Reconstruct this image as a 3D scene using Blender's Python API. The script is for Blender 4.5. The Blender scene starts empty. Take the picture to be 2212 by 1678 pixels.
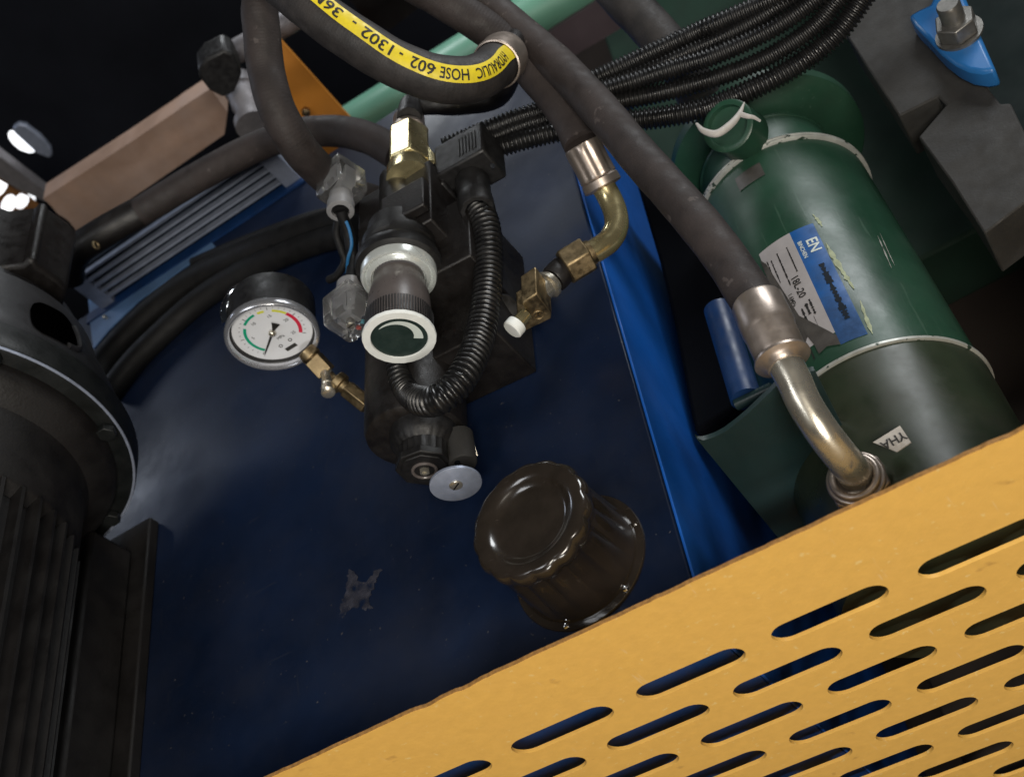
import bpy, bmesh, math, random
from mathutils import Vector, Matrix
random.seed(7)
S = bpy.context.scene
COL = S.collection
# ------------------------------------------------------------------ camera
RGT = Vector((.83093985, -.13859265, -.53874684))
DWN = Vector((-.45693424, -.72226007, -.51842912))
FWD = Vector((-.31744448, .67694511, -.66340719))
CP = Vector((0, 0, .61))
cam = bpy.data.cameras.new('camera'); co = bpy.data.objects.new('camera', cam); COL.objects.link(co)
m = Matrix.Identity(4)
for i in range(3):
    m[i][0] = RGT[i]; m[i][1] = -DWN[i]; m[i][2] = -FWD[i]; m[i][3] = CP[i]
co.matrix_world = m
cam.sensor_width = 36; cam.lens = 36*2600/2212; cam.clip_start = .02; cam.clip_end = 60
cam.dof.use_dof = True; cam.dof.focus_distance = .80; cam.dof.aperture_fstop = 9
S.camera = co
# ------------------------------------------------------------------ world, lamps, exposure
W = bpy.data.worlds.new('World'); S.world = W; W.use_nodes = True
W.node_tree.nodes['Background'].inputs[0].default_value = (.55, .62, .75, 1)
W.node_tree.nodes['Background'].inputs[1].default_value = .02
def lamp(name, loc, target, size, power, col, size_y=None):
    l = bpy.data.lights.new(name, 'AREA'); l.energy = power; l.color = col
    l.shape = 'RECTANGLE'; l.size = size; l.size_y = size_y or size
    o = bpy.data.objects.new(name, l); COL.objects.link(o); o.location = loc
    o.rotation_euler = (Vector(target)-Vector(loc)).to_track_quat('-Z', 'Y').to_euler()
    return o
lamp('hall_tube', (.42, -.98, 1.40), (-.05, .45, 0), .85, 17.5, (1, .93, .82), .16)
lamp('hall_tube', (.42, -.74, 1.48), (-.05, .45, 0), .85, 17.5, (1, .93, .82), .16)
lamp('shop_lamp', (.02, -1.5, .62), (-.2, .5, 0), .50, 13, (1, .96, .90), .22)
lamp('overhead_lamp', (-.72, .12, 1.42), (-.28, .5, 0), .50, 4.2, (.95, .97, 1), .30)
lamp('rear_lamp', (.60, 1.42, .66), (-.05, .62, -.05), .50, 10, (.95, .98, 1), .36)
lamp('pipe_fill_lamp', (-.42, 1.48, .30), (-.40, 1.30, -.1), .16, 1.1, (.93, .97, 1), .10)  # unseen lamp added close above the pale green pipe to brighten it
lamp('window_light', (-1.75, 1.75, .75), (-.7, 1.0, .05), .35, 3.2, (.76, .84, 1), .3)
S.view_settings.view_transform = 'Standard'; S.view_settings.look = 'None'
S.view_settings.exposure = -.22; S.view_settings.gamma = 1
S.render.film_transparent = False
S.cycles.max_bounces = 8; S.cycles.transmission_bounces = 8

# ------------------------------------------------------------------ helpers
def P(u, v, x=None, y=None, z=None, d=None):
    r = FWD + RGT*((u-1106)/2600) + DWN*((v-839)/2600)
    if z is not None: t = (z-CP.z)/r.z
    elif y is not None: t = y/r.y
    elif x is not None: t = x/r.x
    else: t = d
    return CP + r*t
def frame(o, zd, xd=(1, 0, 0)):
    z = Vector(zd).normalized(); x = Vector(xd); x = (x-z*x.dot(z))
    if x.length < 1e-4: x = z.orthogonal()
    x.normalize(); y = z.cross(x)
    M = Matrix.Identity(4)
    for i in range(3): M[i][0] = x[i]; M[i][1] = y[i]; M[i][2] = z[i]; M[i][3] = o[i]
    return M
def catmull(pts, n=8):
    pts = [Vector(p) if not isinstance(p, Vector) else p.copy() for p in pts]
    q = [pts[0]*2-pts[1]]+pts+[pts[-1]*2-pts[-2]]
    out = []
    for i in range(1, len(q)-2):
        a, b, c, d = q[i-1], q[i], q[i+1], q[i+2]
        for k in range(n):
            t = k/n
            out.append(.5*((2*b)+(c-a)*t+(2*a-5*b+4*c-d)*t*t+(3*b-a-3*c+d)*t**3))
    out.append(pts[-1].copy())
    return out
def resample(path, step):
    L = [0]
    for i in range(1, len(path)): L.append(L[-1]+(path[i]-path[i-1]).length)
    n = max(2, int(L[-1]/step)); out = []; j = 0
    for k in range(n+1):
        s = L[-1]*k/n
        while j < len(L)-2 and L[j+1] < s: j += 1
        t = (s-L[j])/max(1e-9, L[j+1]-L[j])
        out.append(path[j].lerp(path[j+1], min(1, t)))
    return out, L[-1]
class MB:
    def __init__(s): s.v = []; s.f = []
    def add(s, vs, fs, M=None):
        b = len(s.v)
        s.v += [(M @ Vector(p)) if M else Vector(p) for p in vs]
        s.f += [[b+i for i in f] for f in fs]
        return s
    def box(s, M, sx, sy, sz, c=(0, 0, 0)):
        vs = [(c[0]+a*sx/2, c[1]+b*sy/2, c[2]+d*sz/2) for d in (-1, 1) for b in (-1, 1) for a in (-1, 1)]
        return s.add(vs, [(0, 2, 3, 1), (4, 5, 7, 6), (0, 1, 5, 4), (2, 6, 7, 3), (0, 4, 6, 2), (1, 3, 7, 5)], M)
    def bx(s, x0, x1, y0, y1, z0, z1, M=None):
        return s.box(M or Matrix.Identity(4), x1-x0, y1-y0, z1-z0, ((x0+x1)/2, (y0+y1)/2, (z0+z1)/2))
    def prism(s, pts, ex):
        n = len(pts); ex = Vector(ex); a = [Vector(p) for p in pts]
        return s.add(a+[p+ex for p in a], [list(range(n))[::-1], list(range(n, 2*n))]+[(i, (i+1) % n, n+(i+1) % n, n+i) for i in range(n)])
    def ngon(s, M, n, r, z0, z1, rot=0):
        vs = [(r*math.cos(rot+2*math.pi*i/n), r*math.sin(rot+2*math.pi*i/n), z) for z in (z0, z1) for i in range(n)]
        return s.add(vs, [list(range(n))[::-1], list(range(n, 2*n))]+[(i, (i+1) % n, n+(i+1) % n, n+i) for i in range(n)], M)
    def lathe(s, M, prof, seg=48, mod=None, cap=True):
        vs = []; fs = []
        for k, (r, z) in enumerate(prof):
            for i in range(seg):
                t = 2*math.pi*i/seg; rr = r*(mod(t, k) if mod else 1)
                vs.append((rr*math.cos(t), rr*math.sin(t), z))
        for k in range(len(prof)-1):
            for i in range(seg):
                j = (i+1) % seg
                fs.append((k*seg+i, k*seg+j, (k+1)*seg+j, (k+1)*seg+i))
        if cap:
            fs.append(list(range(seg))[::-1]); b = (len(prof)-1)*seg; fs.append(list(range(b, b+seg)))
        return s.add(vs, fs, M)
    def tube(s, path, rad, seg=20, cap=True, ref=None):
        n = len(path); T = []
        for i in range(n):
            T.append((path[min(n-1, i+1)]-path[max(0, i-1)]).normalized())
        N = T[0].orthogonal().normalized(); vs = []; fs = []
        for i in range(n):
            N = (N-T[i]*N.dot(T[i])).normalized(); B = T[i].cross(N)
            r = rad(i/(n-1)) if callable(rad) else (rad[i] if isinstance(rad, list) else rad)
            for k in range(seg):
                a = 2*math.pi*k/seg
                vs.append(path[i]+(N*math.cos(a)+B*math.sin(a))*r)
        for i in range(n-1):
            for k in range(seg):
                j = (k+1) % seg
                fs.append((i*seg+k, i*seg+j, (i+1)*seg+j, (i+1)*seg+k))
        if cap:
            fs.append(list(range(seg))[::-1]); b = (n-1)*seg; fs.append(list(range(b, b+seg)))
        return s.add(vs, fs)
    def corr(s, pts, R, pitch=.0034, seg=18, n=10, depth=.17, taper=None, jit=0):
        path = catmull(pts, n); path, L = resample(path, pitch/7)
        prof = [0, .75, 1, 1, .75, 0, -.1]
        rad = []
        for i in range(len(path)):
            t = i/(len(path)-1); rr = R*(taper(t) if taper else 1)
            rad.append(rr*(1-depth+depth*prof[i % 7]))
        return s.tube(path, rad, seg)
    def torus(s, M, R, r, seg=48, ms=10, a0=0, a1=2*math.pi):
        pth = [M @ Vector((R*math.cos(a0+(a1-a0)*i/seg), R*math.sin(a0+(a1-a0)*i/seg), 0)) for i in range(seg+1)]
        return s.tube(pth, r, ms)
    def build(s, name, mat, parent=None, bevel=0, loc=None, angle=38, smooth=True):
        me = bpy.data.meshes.new(name)
        o = bpy.data.objects.new(name, me); COL.objects.link(o)
        off = Vector((0, 0, 0))
        p = parent
        while p is not None: off += p.location; p = p.parent
        if loc is not None: o.location = Vector(loc)-off; off = Vector(loc)
        me.from_pydata([tuple(v-off) for v in s.v], [], s.f)
        bm = bmesh.new(); bm.from_mesh(me); bmesh.ops.recalc_face_normals(bm, faces=bm.faces); bm.to_mesh(me); bm.free()
        me.materials.append(mat)
        if smooth:
            me.polygons.foreach_set('use_smooth', [True]*len(me.polygons))
            me.set_sharp_from_angle(angle=math.radians(angle))
        if parent: o.parent = parent
        if bevel:
            b = o.modifiers.new('bevel', 'BEVEL'); b.width = bevel; b.segments = 2; b.limit_method = 'ANGLE'; b.angle_limit = math.radians(40)
        return o
def tag(o, label=None, cat=None, group=None, kind=None):
    if label: o['label'] = label
    if cat: o['category'] = cat
    if group: o['group'] = group
    if kind: o['kind'] = kind
    elif cat: o['kind'] = 'thing'
    return o
def thing(name, loc, label, cat, group=None):
    o = bpy.data.objects.new(name, None); COL.objects.link(o); o.location = loc; o.empty_display_size = .02
    return tag(o, label, cat, group)
def textmesh(txt, size=1, bold=False, align='CENTER', ext=0.0, cuts=0, space=1):
    c = bpy.data.curves.new('t', 'FONT'); c.body = txt; c.size = size; c.align_x = align; c.align_y = 'CENTER'
    c.extrude = ext; c.resolution_u = 3; c.space_character = space
    if bold: c.offset = size*.018
    o = bpy.data.objects.new('t', c); COL.objects.link(o)
    dg = bpy.context.evaluated_depsgraph_get(); me = bpy.data.meshes.new_from_object(o.evaluated_get(dg))
    bm = bmesh.new(); bm.from_mesh(me)
    if cuts:
        xs = [v.co.x for v in bm.verts]; ys = [v.co.y for v in bm.verts]
        for k in range(1, cuts):
            y = min(ys)+(max(ys)-min(ys))*k/cuts
            bmesh.ops.bisect_plane(bm, geom=bm.verts[:]+bm.edges[:]+bm.faces[:], plane_co=(0, y, 0), plane_no=(0, 1, 0))
        nx = int((max(xs)-min(xs))/((max(ys)-min(ys))/cuts))+1
        for k in range(1, nx):
            x = min(xs)+(max(xs)-min(xs))*k/nx
            bmesh.ops.bisect_plane(bm, geom=bm.verts[:]+bm.edges[:]+bm.faces[:], plane_co=(x, 0, 0), plane_no=(1, 0, 0))
    vs = [tuple(v.co) for v in bm.verts]; bm.verts.index_update(); fs = [[v.index for v in f.verts] for f in bm.faces]
    bm.free(); bpy.data.objects.remove(o); bpy.data.curves.remove(c); bpy.data.meshes.remove(me)
    return vs, fs
# ------------------------------------------------------------------ materials
def mat(name, col, rough=.5, metal=0, var=.15, scale=60, bump=0, bscale=400, dust=0, dcol=(.22, .19, .17), coat=0,
        rvar=.12, em=None, trans=0, alpha=1, chips=None, spec=.5, up=0, streak=None, dscale=None, sss=0, thin=0):
    M = bpy.data.materials.new(name); M.use_nodes = True; nt = M.node_tree; N = nt.nodes; L = nt.links
    b = N['Principled BSDF']
    b.inputs['Metallic'].default_value = metal; b.inputs['Coat Weight'].default_value = coat
    b.inputs['Coat Roughness'].default_value = .08
    b.inputs['Transmission Weight'].default_value = trans; b.inputs['Specular IOR Level'].default_value = spec
    b.inputs['Alpha'].default_value = alpha
    tc = N.new('ShaderNodeTexCoord'); mp = N.new('ShaderNodeMapping'); L.new(tc.outputs['Object'], mp.inputs[0])
    if streak: mp.inputs['Scale'].default_value = streak
    n1 = N.new('ShaderNodeTexNoise'); n1.inputs['Scale'].default_value = scale; n1.inputs['Detail'].default_value = 6; n1.inputs['Roughness'].default_value = .62
    L.new(mp.outputs[0], n1.inputs['Vector'])
    mr = N.new('ShaderNodeMapRange'); mr.inputs['From Min'].default_value = .3; mr.inputs['From Max'].default_value = .7
    mr.inputs['To Min'].default_value = 1-var; mr.inputs['To Max'].default_value = 1+var
    L.new(n1.outputs['Fac'], mr.inputs['Value'])
    mx = N.new('ShaderNodeVectorMath'); mx.operation = 'SCALE'; mx.inputs[0].default_value = col; L.new(mr.outputs[0], mx.inputs['Scale'])
    c = mx.outputs[0]; rn = N.new('ShaderNodeMapRange'); rn.inputs['From Min'].default_value = .3; rn.inputs['From Max'].default_value = .7
    rn.inputs['To Min'].default_value = max(.02, rough-rvar); rn.inputs['To Max'].default_value = min(1, rough+rvar)
    n2 = N.new('ShaderNodeTexNoise'); n2.inputs['Scale'].default_value = scale*1.7; n2.inputs['Detail'].default_value = 5
    L.new(mp.outputs[0], n2.inputs['Vector']); L.new(n2.outputs['Fac'], rn.inputs['Value']); r = rn.outputs[0]
    def mixcol(a, fac, colb):
        k = N.new('ShaderNodeMix'); k.data_type = 'RGBA'; L.new(fac, k.inputs[0]); L.new(a, k.inputs[6]); k.inputs[7].default_value = (*colb, 1); return k.outputs[2]
    def mixval(a, fac, vb):
        k = N.new('ShaderNodeMix'); k.data_type = 'FLOAT'; L.new(fac, k.inputs[0]); L.new(a, k.inputs[2]); k.inputs[3].default_value = vb; return k.outputs[0]
    if chips:
        th, ccol, cs = chips
        n4 = N.new('ShaderNodeTexNoise'); n4.inputs['Scale'].default_value = cs; n4.inputs['Detail'].default_value = 8; L.new(tc.outputs['Object'], n4.inputs['Vector'])
        q = N.new('ShaderNodeMapRange'); q.inputs['From Min'].default_value = th; q.inputs['From Max'].default_value = th+.03; L.new(n4.outputs['Fac'], q.inputs['Value'])
        c = mixcol(c, q.outputs[0], ccol)
    if dust or up:
        n3 = N.new('ShaderNodeTexNoise'); n3.inputs['Scale'].default_value = dscale or scale*.45; n3.inputs['Detail'].default_value = 9; n3.inputs['Roughness'].default_value = .68
        L.new(tc.outputs['Object'], n3.inputs['Vector'])
        q = N.new('ShaderNodeMapRange'); q.inputs['From Min'].default_value = .42; q.inputs['From Max'].default_value = .72; q.inputs['To Max'].default_value = dust
        L.new(n3.outputs['Fac'], q.inputs['Value']); f = q.outputs[0]
        if up:
            g = N.new('ShaderNodeNewGeometry'); sp = N.new('ShaderNodeSeparateXYZ'); L.new(g.outputs['Normal'], sp.inputs[0])
            q2 = N.new('ShaderNodeMapRange'); q2.inputs['From Min'].default_value = .2; q2.inputs['From Max'].default_value = 1; q2.inputs['To Max'].default_value = up
            L.new(sp.outputs[2], q2.inputs['Value'])
            ad = N.new('ShaderNodeMath'); ad.operation = 'ADD'; ad.use_clamp = True; L.new(f, ad.inputs[0]); L.new(q2.outputs[0], ad.inputs[1]); f = ad.outputs[0]
        c = mixcol(c, f, dcol); r = mixval(r, f, .9)
    L.new(c, b.inputs['Base Color']); L.new(r, b.inputs['Roughness'])
    if bump:
        nb = N.new('ShaderNodeTexNoise'); nb.inputs['Scale'].default_value = bscale; nb.inputs['Detail'].default_value = 4
        L.new(mp.outputs[0], nb.inputs['Vector'])
        bp = N.new('ShaderNodeBump'); bp.inputs['Strength'].default_value = bump; bp.inputs['Distance'].default_value = .0005
        L.new(nb.outputs['Fac'], bp.inputs['Height']); L.new(bp.outputs[0], b.inputs['Normal'])
    if em:
        b.inputs['Emission Color'].default_value = (*em[0], 1); b.inputs['Emission Strength'].default_value = em[1]
    return M
m_tank = mat('tank_navy_paint', (.0055, .0125, .036), .40, var=.45, scale=5, dust=.35, dcol=(.016, .018, .028), dscale=9, chips=(.69, (.06, .06, .07), 240), bump=.12, bscale=260, rvar=.12, spec=.28)
m_smudge = mat('dry_oil_smudge', (.042, .044, .066), .8, var=.3, scale=80)
def noisy_alpha(M, sc, lo, hi):
    nt = M.node_tree; n = nt.nodes.new('ShaderNodeTexNoise'); n.inputs['Scale'].default_value = sc; n.inputs['Detail'].default_value = 6
    tc = nt.nodes.new('ShaderNodeTexCoord'); nt.links.new(tc.outputs['Object'], n.inputs['Vector'])
    q = nt.nodes.new('ShaderNodeMapRange'); q.inputs['From Min'].default_value = lo; q.inputs['From Max'].default_value = hi
    nt.links.new(n.outputs['Fac'], q.inputs['Value']); nt.links.new(q.outputs[0], nt.nodes['Principled BSDF'].inputs['Alpha'])
noisy_alpha(m_smudge, 120, .34, .68)
m_yellow = mat('yellow_enamel', (.88, .505, .115), .40, var=.05, scale=110, bump=.3, bscale=420, rvar=.10, dust=.25, dcol=(.74, .41, .10), dscale=28, chips=(.66, (.92, .62, .22), 170))
m_rubber = mat('black_hose_rubber', (.019, .0165, .016), .6, var=.3, scale=90, bump=.5, bscale=900, dust=.4, dcol=(.055, .046, .043), dscale=35, rvar=.1)
m_rubber2 = mat('dusty_hose_rubber', (.022, .0165, .0155), .66, var=.25, scale=60, bump=.4, bscale=900, dust=.5, dcol=(.056, .042, .039), dscale=22, chips=(.67, (.075, .062, .058), 75))
m_label = mat('yellow_hose_print', (.78, .62, .02), .5, var=.1, scale=120, dust=.18, dcol=(.25, .2, .05), dscale=200)
m_ink = mat('black_ink', (.012, .011, .01), .6, var=.1)
m_conduit = mat('black_conduit_plastic', (.007, .007, .0075), .30, var=.2, dust=.22, dcol=(.035, .033, .03), dscale=90, rvar=.1)
m_black = mat('black_moulded_plastic', (.0085, .0082, .0085), .45, var=.2, scale=120, bump=.35, bscale=1500, dust=.18, dcol=(.035, .032, .03))
m_blk2 = mat('black_valve_casting', (.008, .0068, .0065), .42, var=.25, scale=70, bump=.5, bscale=800, dust=.22, dcol=(.03, .025, .023))
m_satin = mat('satin_black_anodised', (.10, .086, .082), .30, var=.1, scale=50, rvar=.05, dust=.12, dcol=(.17, .15, .14), dscale=120)
m_chrome = mat('polished_chrome', (.85, .86, .87), .12, 1, var=.05, rvar=.06)
m_bezel = mat('brushed_bezel_steel', (.60, .61, .65), .24, .8, var=.08, rvar=.07)
m_bright = mat('bright_zinc_ring', (.70, .74, .72), .26, .45, var=.06, rvar=.06)
m_steel = mat('zinc_steel', (.62, .58, .49), .28, .85, var=.08, scale=60, rvar=.05, bump=.08, bscale=700)
m_dsteel = mat('brown_oiled_steel', (.40, .34, .295), .36, .8, var=.14, scale=70, rvar=.08, dust=.15, dcol=(.2, .15, .13), bump=.1, bscale=500)
m_dsteel2 = mat('dull_bolt_steel', (.17, .165, .155), .42, .7, var=.25, scale=120, rvar=.1)
m_brass = mat('yellow_zinc_brass', (.64, .55, .30), .22, .85, var=.12, scale=60, rvar=.05, dust=.2, dcol=(.18, .13, .08))
m_brassd = mat('dull_brass', (.33, .25, .14), .42, 1, var=.3, scale=140, rvar=.12, dust=.35, dcol=(.22, .17, .11), bump=.3, bscale=900)
m_white = mat('white_ring_plastic', (.82, .84, .81), .5, var=.06, scale=120, dust=.1, dcol=(.45, .45, .42))
m_dkgreen = mat('dark_green_decal', (.018, .032, .028), .35, var=.15, scale=40, dust=.1, dcol=(.1, .13, .12), dscale=160)
m_pale = mat('pale_print', (.62, .68, .64), .5, var=.05)
m_brown = mat('breather_glossy_brown', (.021, .0165, .0125), .17, var=.25, scale=40, coat=.5, rvar=.05, dust=.12, dcol=(.07, .05, .042), dscale=30)
m_green = mat('green_enamel', (.014, .052, .030), .38, var=.3, scale=14, rvar=.1, coat=.0, dust=.2, dcol=(.03, .05, .035), dscale=18, bump=.15, bscale=200)
m_greend = mat('oily_green_enamel', (.021, .030, .017), .34, var=.4, scale=12, rvar=.1, coat=.0, dust=.3, dcol=(.05, .042, .028), dscale=22)
m_port = mat('dark_port_paint', (.006, .012, .008), .55, var=.3)
m_rail = mat('far_dark_rail', (.006, .011, .011), .8, var=.3, scale=14, spec=.15)
m_teal = mat('dark_teal_enamel', (.014, .034, .036), .38, var=.25, scale=16, dust=.2, dcol=(.03, .04, .038), dscale=20)
m_rim = mat('worn_flange_edge', (.42, .43, .40), .4, .3, var=.2, scale=90, chips=(.60, (.03, .05, .035), 160), rvar=.1)
m_mint = mat('pale_green_pipe_paint', (.16, .36, .26), .35, var=.08, scale=12, rvar=.06)
m_bed = mat('machine_bed_green', (.003, .022, .011), .75, var=.35, scale=9, dust=.2, dcol=(.01, .02, .012), dscale=8)
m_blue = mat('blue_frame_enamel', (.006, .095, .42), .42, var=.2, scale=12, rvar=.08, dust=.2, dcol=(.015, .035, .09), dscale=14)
m_reflect = mat('pale_blue_reflection', (.10, .19, .36), .4, var=.2, scale=20)  # pale blue that paints reflected light on the tank top
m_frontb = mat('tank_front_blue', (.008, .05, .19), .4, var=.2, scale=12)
m_navyb = mat('dull_blue_enamel', (.008, .035, .12), .45, var=.2)
m_sky = mat('bright_blue_enamel', (.02, .13, .36), .3, var=.1, scale=20, rvar=.06, chips=(.70, (.25, .4, .55), 60))
m_navy = mat('navy_enamel', (.004, .009, .018), .6, var=.3, scale=12, dust=.2, dcol=(.008, .014, .02), dscale=16, spec=.2)
m_grey = mat('grey_primer_steel', (.022, .021, .0195), .72, var=.25, scale=40, bump=.4, bscale=500, dust=.25, dcol=(.045, .041, .036))
m_motor = mat('charcoal_motor_paint', (.005, .0062, .0062), .45, var=.2, scale=40, dust=.25, dcol=(.014, .016, .016), bump=.3, bscale=500)
m_bell = mat('bell_sheen_grey', (.028, .028, .031), .40, var=.25, scale=30, dust=.3, dcol=(.05, .05, .056), bump=.3, bscale=400)  # lighter than the motor: purple-grey sheen put into the colour
m_motorb = mat('brown_black_motor_paint', (.0034, .0025, .0023), .6, var=.35, scale=25, dust=.4, dcol=(.008, .0055, .005), bump=.4, bscale=400)
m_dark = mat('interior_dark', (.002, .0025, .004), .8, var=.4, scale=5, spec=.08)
m_floor = mat('oily_deck', (.035, .026, .021), .75, var=.35, scale=6, dust=.3, dcol=(.05, .036, .03), bump=.4, bscale=60)
m_orange = mat('orange_panel_paint', (.62, .24, .035), .45, var=.08, scale=20)
m_card = mat('cardboard_light_bands', (.32, .21, .155), .7, var=.16, scale=30, dust=.7, dcol=(.36, .28, .25), dscale=9, streak=(1, 1, 1))  # uneven pale tones paint bands of light into the board's colour
m_alu = mat('grey_aluminium', (.31, .35, .45), .45, .4, var=.15, scale=80)
m_mauve = mat('mauve_grey_paint', (.10, .075, .085), .5, var=.12, scale=20)
m_cast = mat('grey_casting', (.20, .19, .20), .55, .4, var=.2, scale=90, bump=.4, bscale=700)
m_clear = mat('clear_polycarbonate', (.92, .93, .94), .10, 0, var=.02, trans=.96, rvar=.05, bump=.25, bscale=160)
m_frost = mat('frosted_grey_plastic', (.40, .40, .41), .32, 0, var=.15, trans=.45, rvar=.06)
m_led_r = mat('red_component', (.65, .05, .03), .4); m_led_b = mat('blue_component', (.10, .45, .55), .4)
m_wire = mat('black_wire', (.006, .006, .0065), .6, spec=.3); m_wireb = mat('blue_wire', (.02, .13, .30), .4)
m_dial = mat('dial_white', (.70, .72, .76), .45, var=.03); m_grn = mat('dial_green', (.0, .33, .19), .5); m_yel = mat('dial_yellow', (.65, .66, .06), .5); m_red = mat('dial_red', (.62, .02, .06), .5)
m_day = mat('daylight', (1, 1, 1), .5, em=((.93, .96, 1), 2.2))
m_stw = mat('sticker_white', (.36, .34, .345), .5, var=.12, scale=60, dust=.2, dcol=(.2, .18, .17)); m_stb = mat('sticker_blue', (.006, .09, .32), .42, var=.25, scale=30, dust=.85, dcol=(.004, .02, .05), dscale=22)
m_grime = mat('oil_grime', (.06, .055, .05), .45, var=.4, scale=60); m_paint_run = mat('pale_paint_run', (.32, .36, .22), .6, var=.3, scale=200)
m_tie = mat('white_tape', (.42, .40, .375), .6, var=.15, scale=150); m_glove = mat('green_reflection_paint', (.09, .26, .10), .35, var=.2, scale=120)
m_edge = mat('raw_cut_edge', (.30, .15, .04), .6, var=.4, scale=300)
def scratch(M, col, scl, sc=6, th=.70, ang=.5, amt=.5):
    nt = M.node_tree; N = nt.nodes; L = nt.links; b = N['Principled BSDF']
    tc = N.new('ShaderNodeTexCoord'); mp = N.new('ShaderNodeMapping'); mp.inputs['Scale'].default_value = scl; mp.inputs['Rotation'].default_value = (ang*.4, ang, ang*.7)
    L.new(tc.outputs['Object'], mp.inputs[0]); n = N.new('ShaderNodeTexNoise'); n.inputs['Scale'].default_value = sc; n.inputs['Detail'].default_value = 3
    L.new(mp.outputs[0], n.inputs['Vector']); q = N.new('ShaderNodeMapRange'); q.inputs['From Min'].default_value = th; q.inputs['From Max'].default_value = th+.05; q.inputs['To Max'].default_value = amt
    L.new(n.outputs['Fac'], q.inputs['Value']); k = N.new('ShaderNodeMix'); k.data_type = 'RGBA'
    src = b.inputs['Base Color'].links[0].from_socket; L.new(q.outputs[0], k.inputs[0]); L.new(src, k.inputs[6]); k.inputs[7].default_value = (*col, 1); L.new(k.outputs[2], b.inputs['Base Color'])
scratch(m_yellow, (.50, .26, .07), (9, 9, 120), 5, .70, .2); scratch(m_yellow, (.90, .62, .30), (50, 4, 4), 6, .70, .9)
scratch(m_green, (.05, .10, .07), (60, 3, 60), 5, .66, .1); scratch(m_tank, (.03, .035, .05), (4, 40, 4), 5, .70, .6, .25); scratch(m_tank, (.02, .024, .036), (30, 4, 4), 5, .70, .2, .25)
scratch(m_brown, (.05, .04, .034), (8, 60, 30), 8, .68, .6)
def wrapbump(M):
    nt = M.node_tree; N = nt.nodes; L = nt.links; b = N['Principled BSDF']
    at = N.new('ShaderNodeAttribute'); at.attribute_name = 'arc'
    tc = N.new('ShaderNodeTexCoord'); n = N.new('ShaderNodeTexNoise'); n.inputs['Scale'].default_value = 60; L.new(tc.outputs['Object'], n.inputs['Vector'])
    def M_(op, a, c):
        k = N.new('ShaderNodeMath'); k.operation = op
        for i, q in enumerate((a, c)):
            if q is None: continue
            if isinstance(q, (int, float)): k.inputs[i].default_value = q
            else: L.new(q, k.inputs[i])
        return k.outputs[0]
    ph = M_('ADD', M_('MULTIPLY', at.outputs['Fac'], 2*math.pi/.0026), M_('MULTIPLY', n.outputs['Fac'], 3.0))
    h = M_('SINE', ph, None)
    old = b.inputs['Normal'].links[0].from_node
    bp = N.new('ShaderNodeBump'); bp.inputs['Strength'].default_value = .07; bp.inputs['Distance'].default_value = .0004
    L.new(h, bp.inputs['Height']); L.new(old.outputs[0], bp.inputs['Normal']); L.new(bp.outputs[0], b.inputs['Normal'])
wrapbump(m_rubber); wrapbump(m_rubber2)
I4 = Matrix.Identity(4)
X, Y, Z = Vector((1, 0, 0)), Vector((0, 1, 0)), Vector((0, 0, 1))

# ================================================================== SETTING
MB().bx(-3, 1.6, .0, 3.4, -.62, -.58).build('floor', m_floor); tag(bpy.data.objects['floor'], kind='structure')
m_back = mat('charcoal_wall', (.009, .010, .014), .8, var=.4, scale=3, spec=.1)
w = MB().bx(-3, 1.6, 1.95, 2.0, -.58, 1.1); w.build('enclosure_wall', m_back); tag(bpy.data.objects['enclosure_wall'], 'near-black enclosure wall closing off the machine behind everything', 'wall')
# ------------------------------------------------------------------ tank
t = thing('oil_tank', (-.65, .72, -.5), 'large dark navy oil tank whose flat top carries the valve and the brown cap', 'tank')
MB().bx(-1.15, -.1967, .369, 1.065, -.5, 0).build('tank_body', m_tank, t, bevel=.0012)
MB().bx(-.1966, -.1946, .3672, 1.06, -.499, -.0025).build('side_face', m_blue, t, bevel=.0006)  # the tank's own side, in a brighter blue than its top
MB().bx(-1.149, -.1970, .3668, .3689, -.499, -.0025).build('front_face', m_frontb, t, bevel=.0006)  # the tank's own front, in a stronger blue than its top
def blob(u, v, pts, z=.0006):
    return [P(u+a, v+b, z=z) for a, b in pts]
sm = [(-45, 55), (-38, 20), (-30, -10), (-25, -45), (-12, -42), (-8, -22), (10, -18), (35, -48), (48, -45), (34, -20), (22, 5), (18, 28), (28, 36), (8, 42), (-2, 36), (-18, 40), (-30, 52), (-40, 62)]
sm2 = []
for i_, (a_, b_) in enumerate(sm):
    c_, d_ = sm[(i_+1) % len(sm)]; L_ = math.hypot(c_-a_, d_-b_); nn = max(1, int(L_/5))
    for k_ in range(nn):
        t_ = k_/nn; sm2.append((a_+(c_-a_)*t_+random.uniform(-3.5, 3.5), b_+(d_-b_)*t_+random.uniform(-3.5, 3.5)))
a = blob(780, 1275, sm2, .0005); MB().prism(a, (0, 0, .0004)).build('oil_smudge', m_smudge, t, smooth=False)
for (u, v, r) in ((247, 674, .006),):
    q = P(u, v, z=0); MB().lathe(frame(q, Z), [(r, .0003), (r, .001)], 20).build('bolt_hole', m_dark, t)
    MB().lathe(frame(q+Vector((-.010, -.004, 0)), Z), [(.0025, 0), (.0025, .005), (.0015, .006)], 16).build('screw', m_steel, t)
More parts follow.
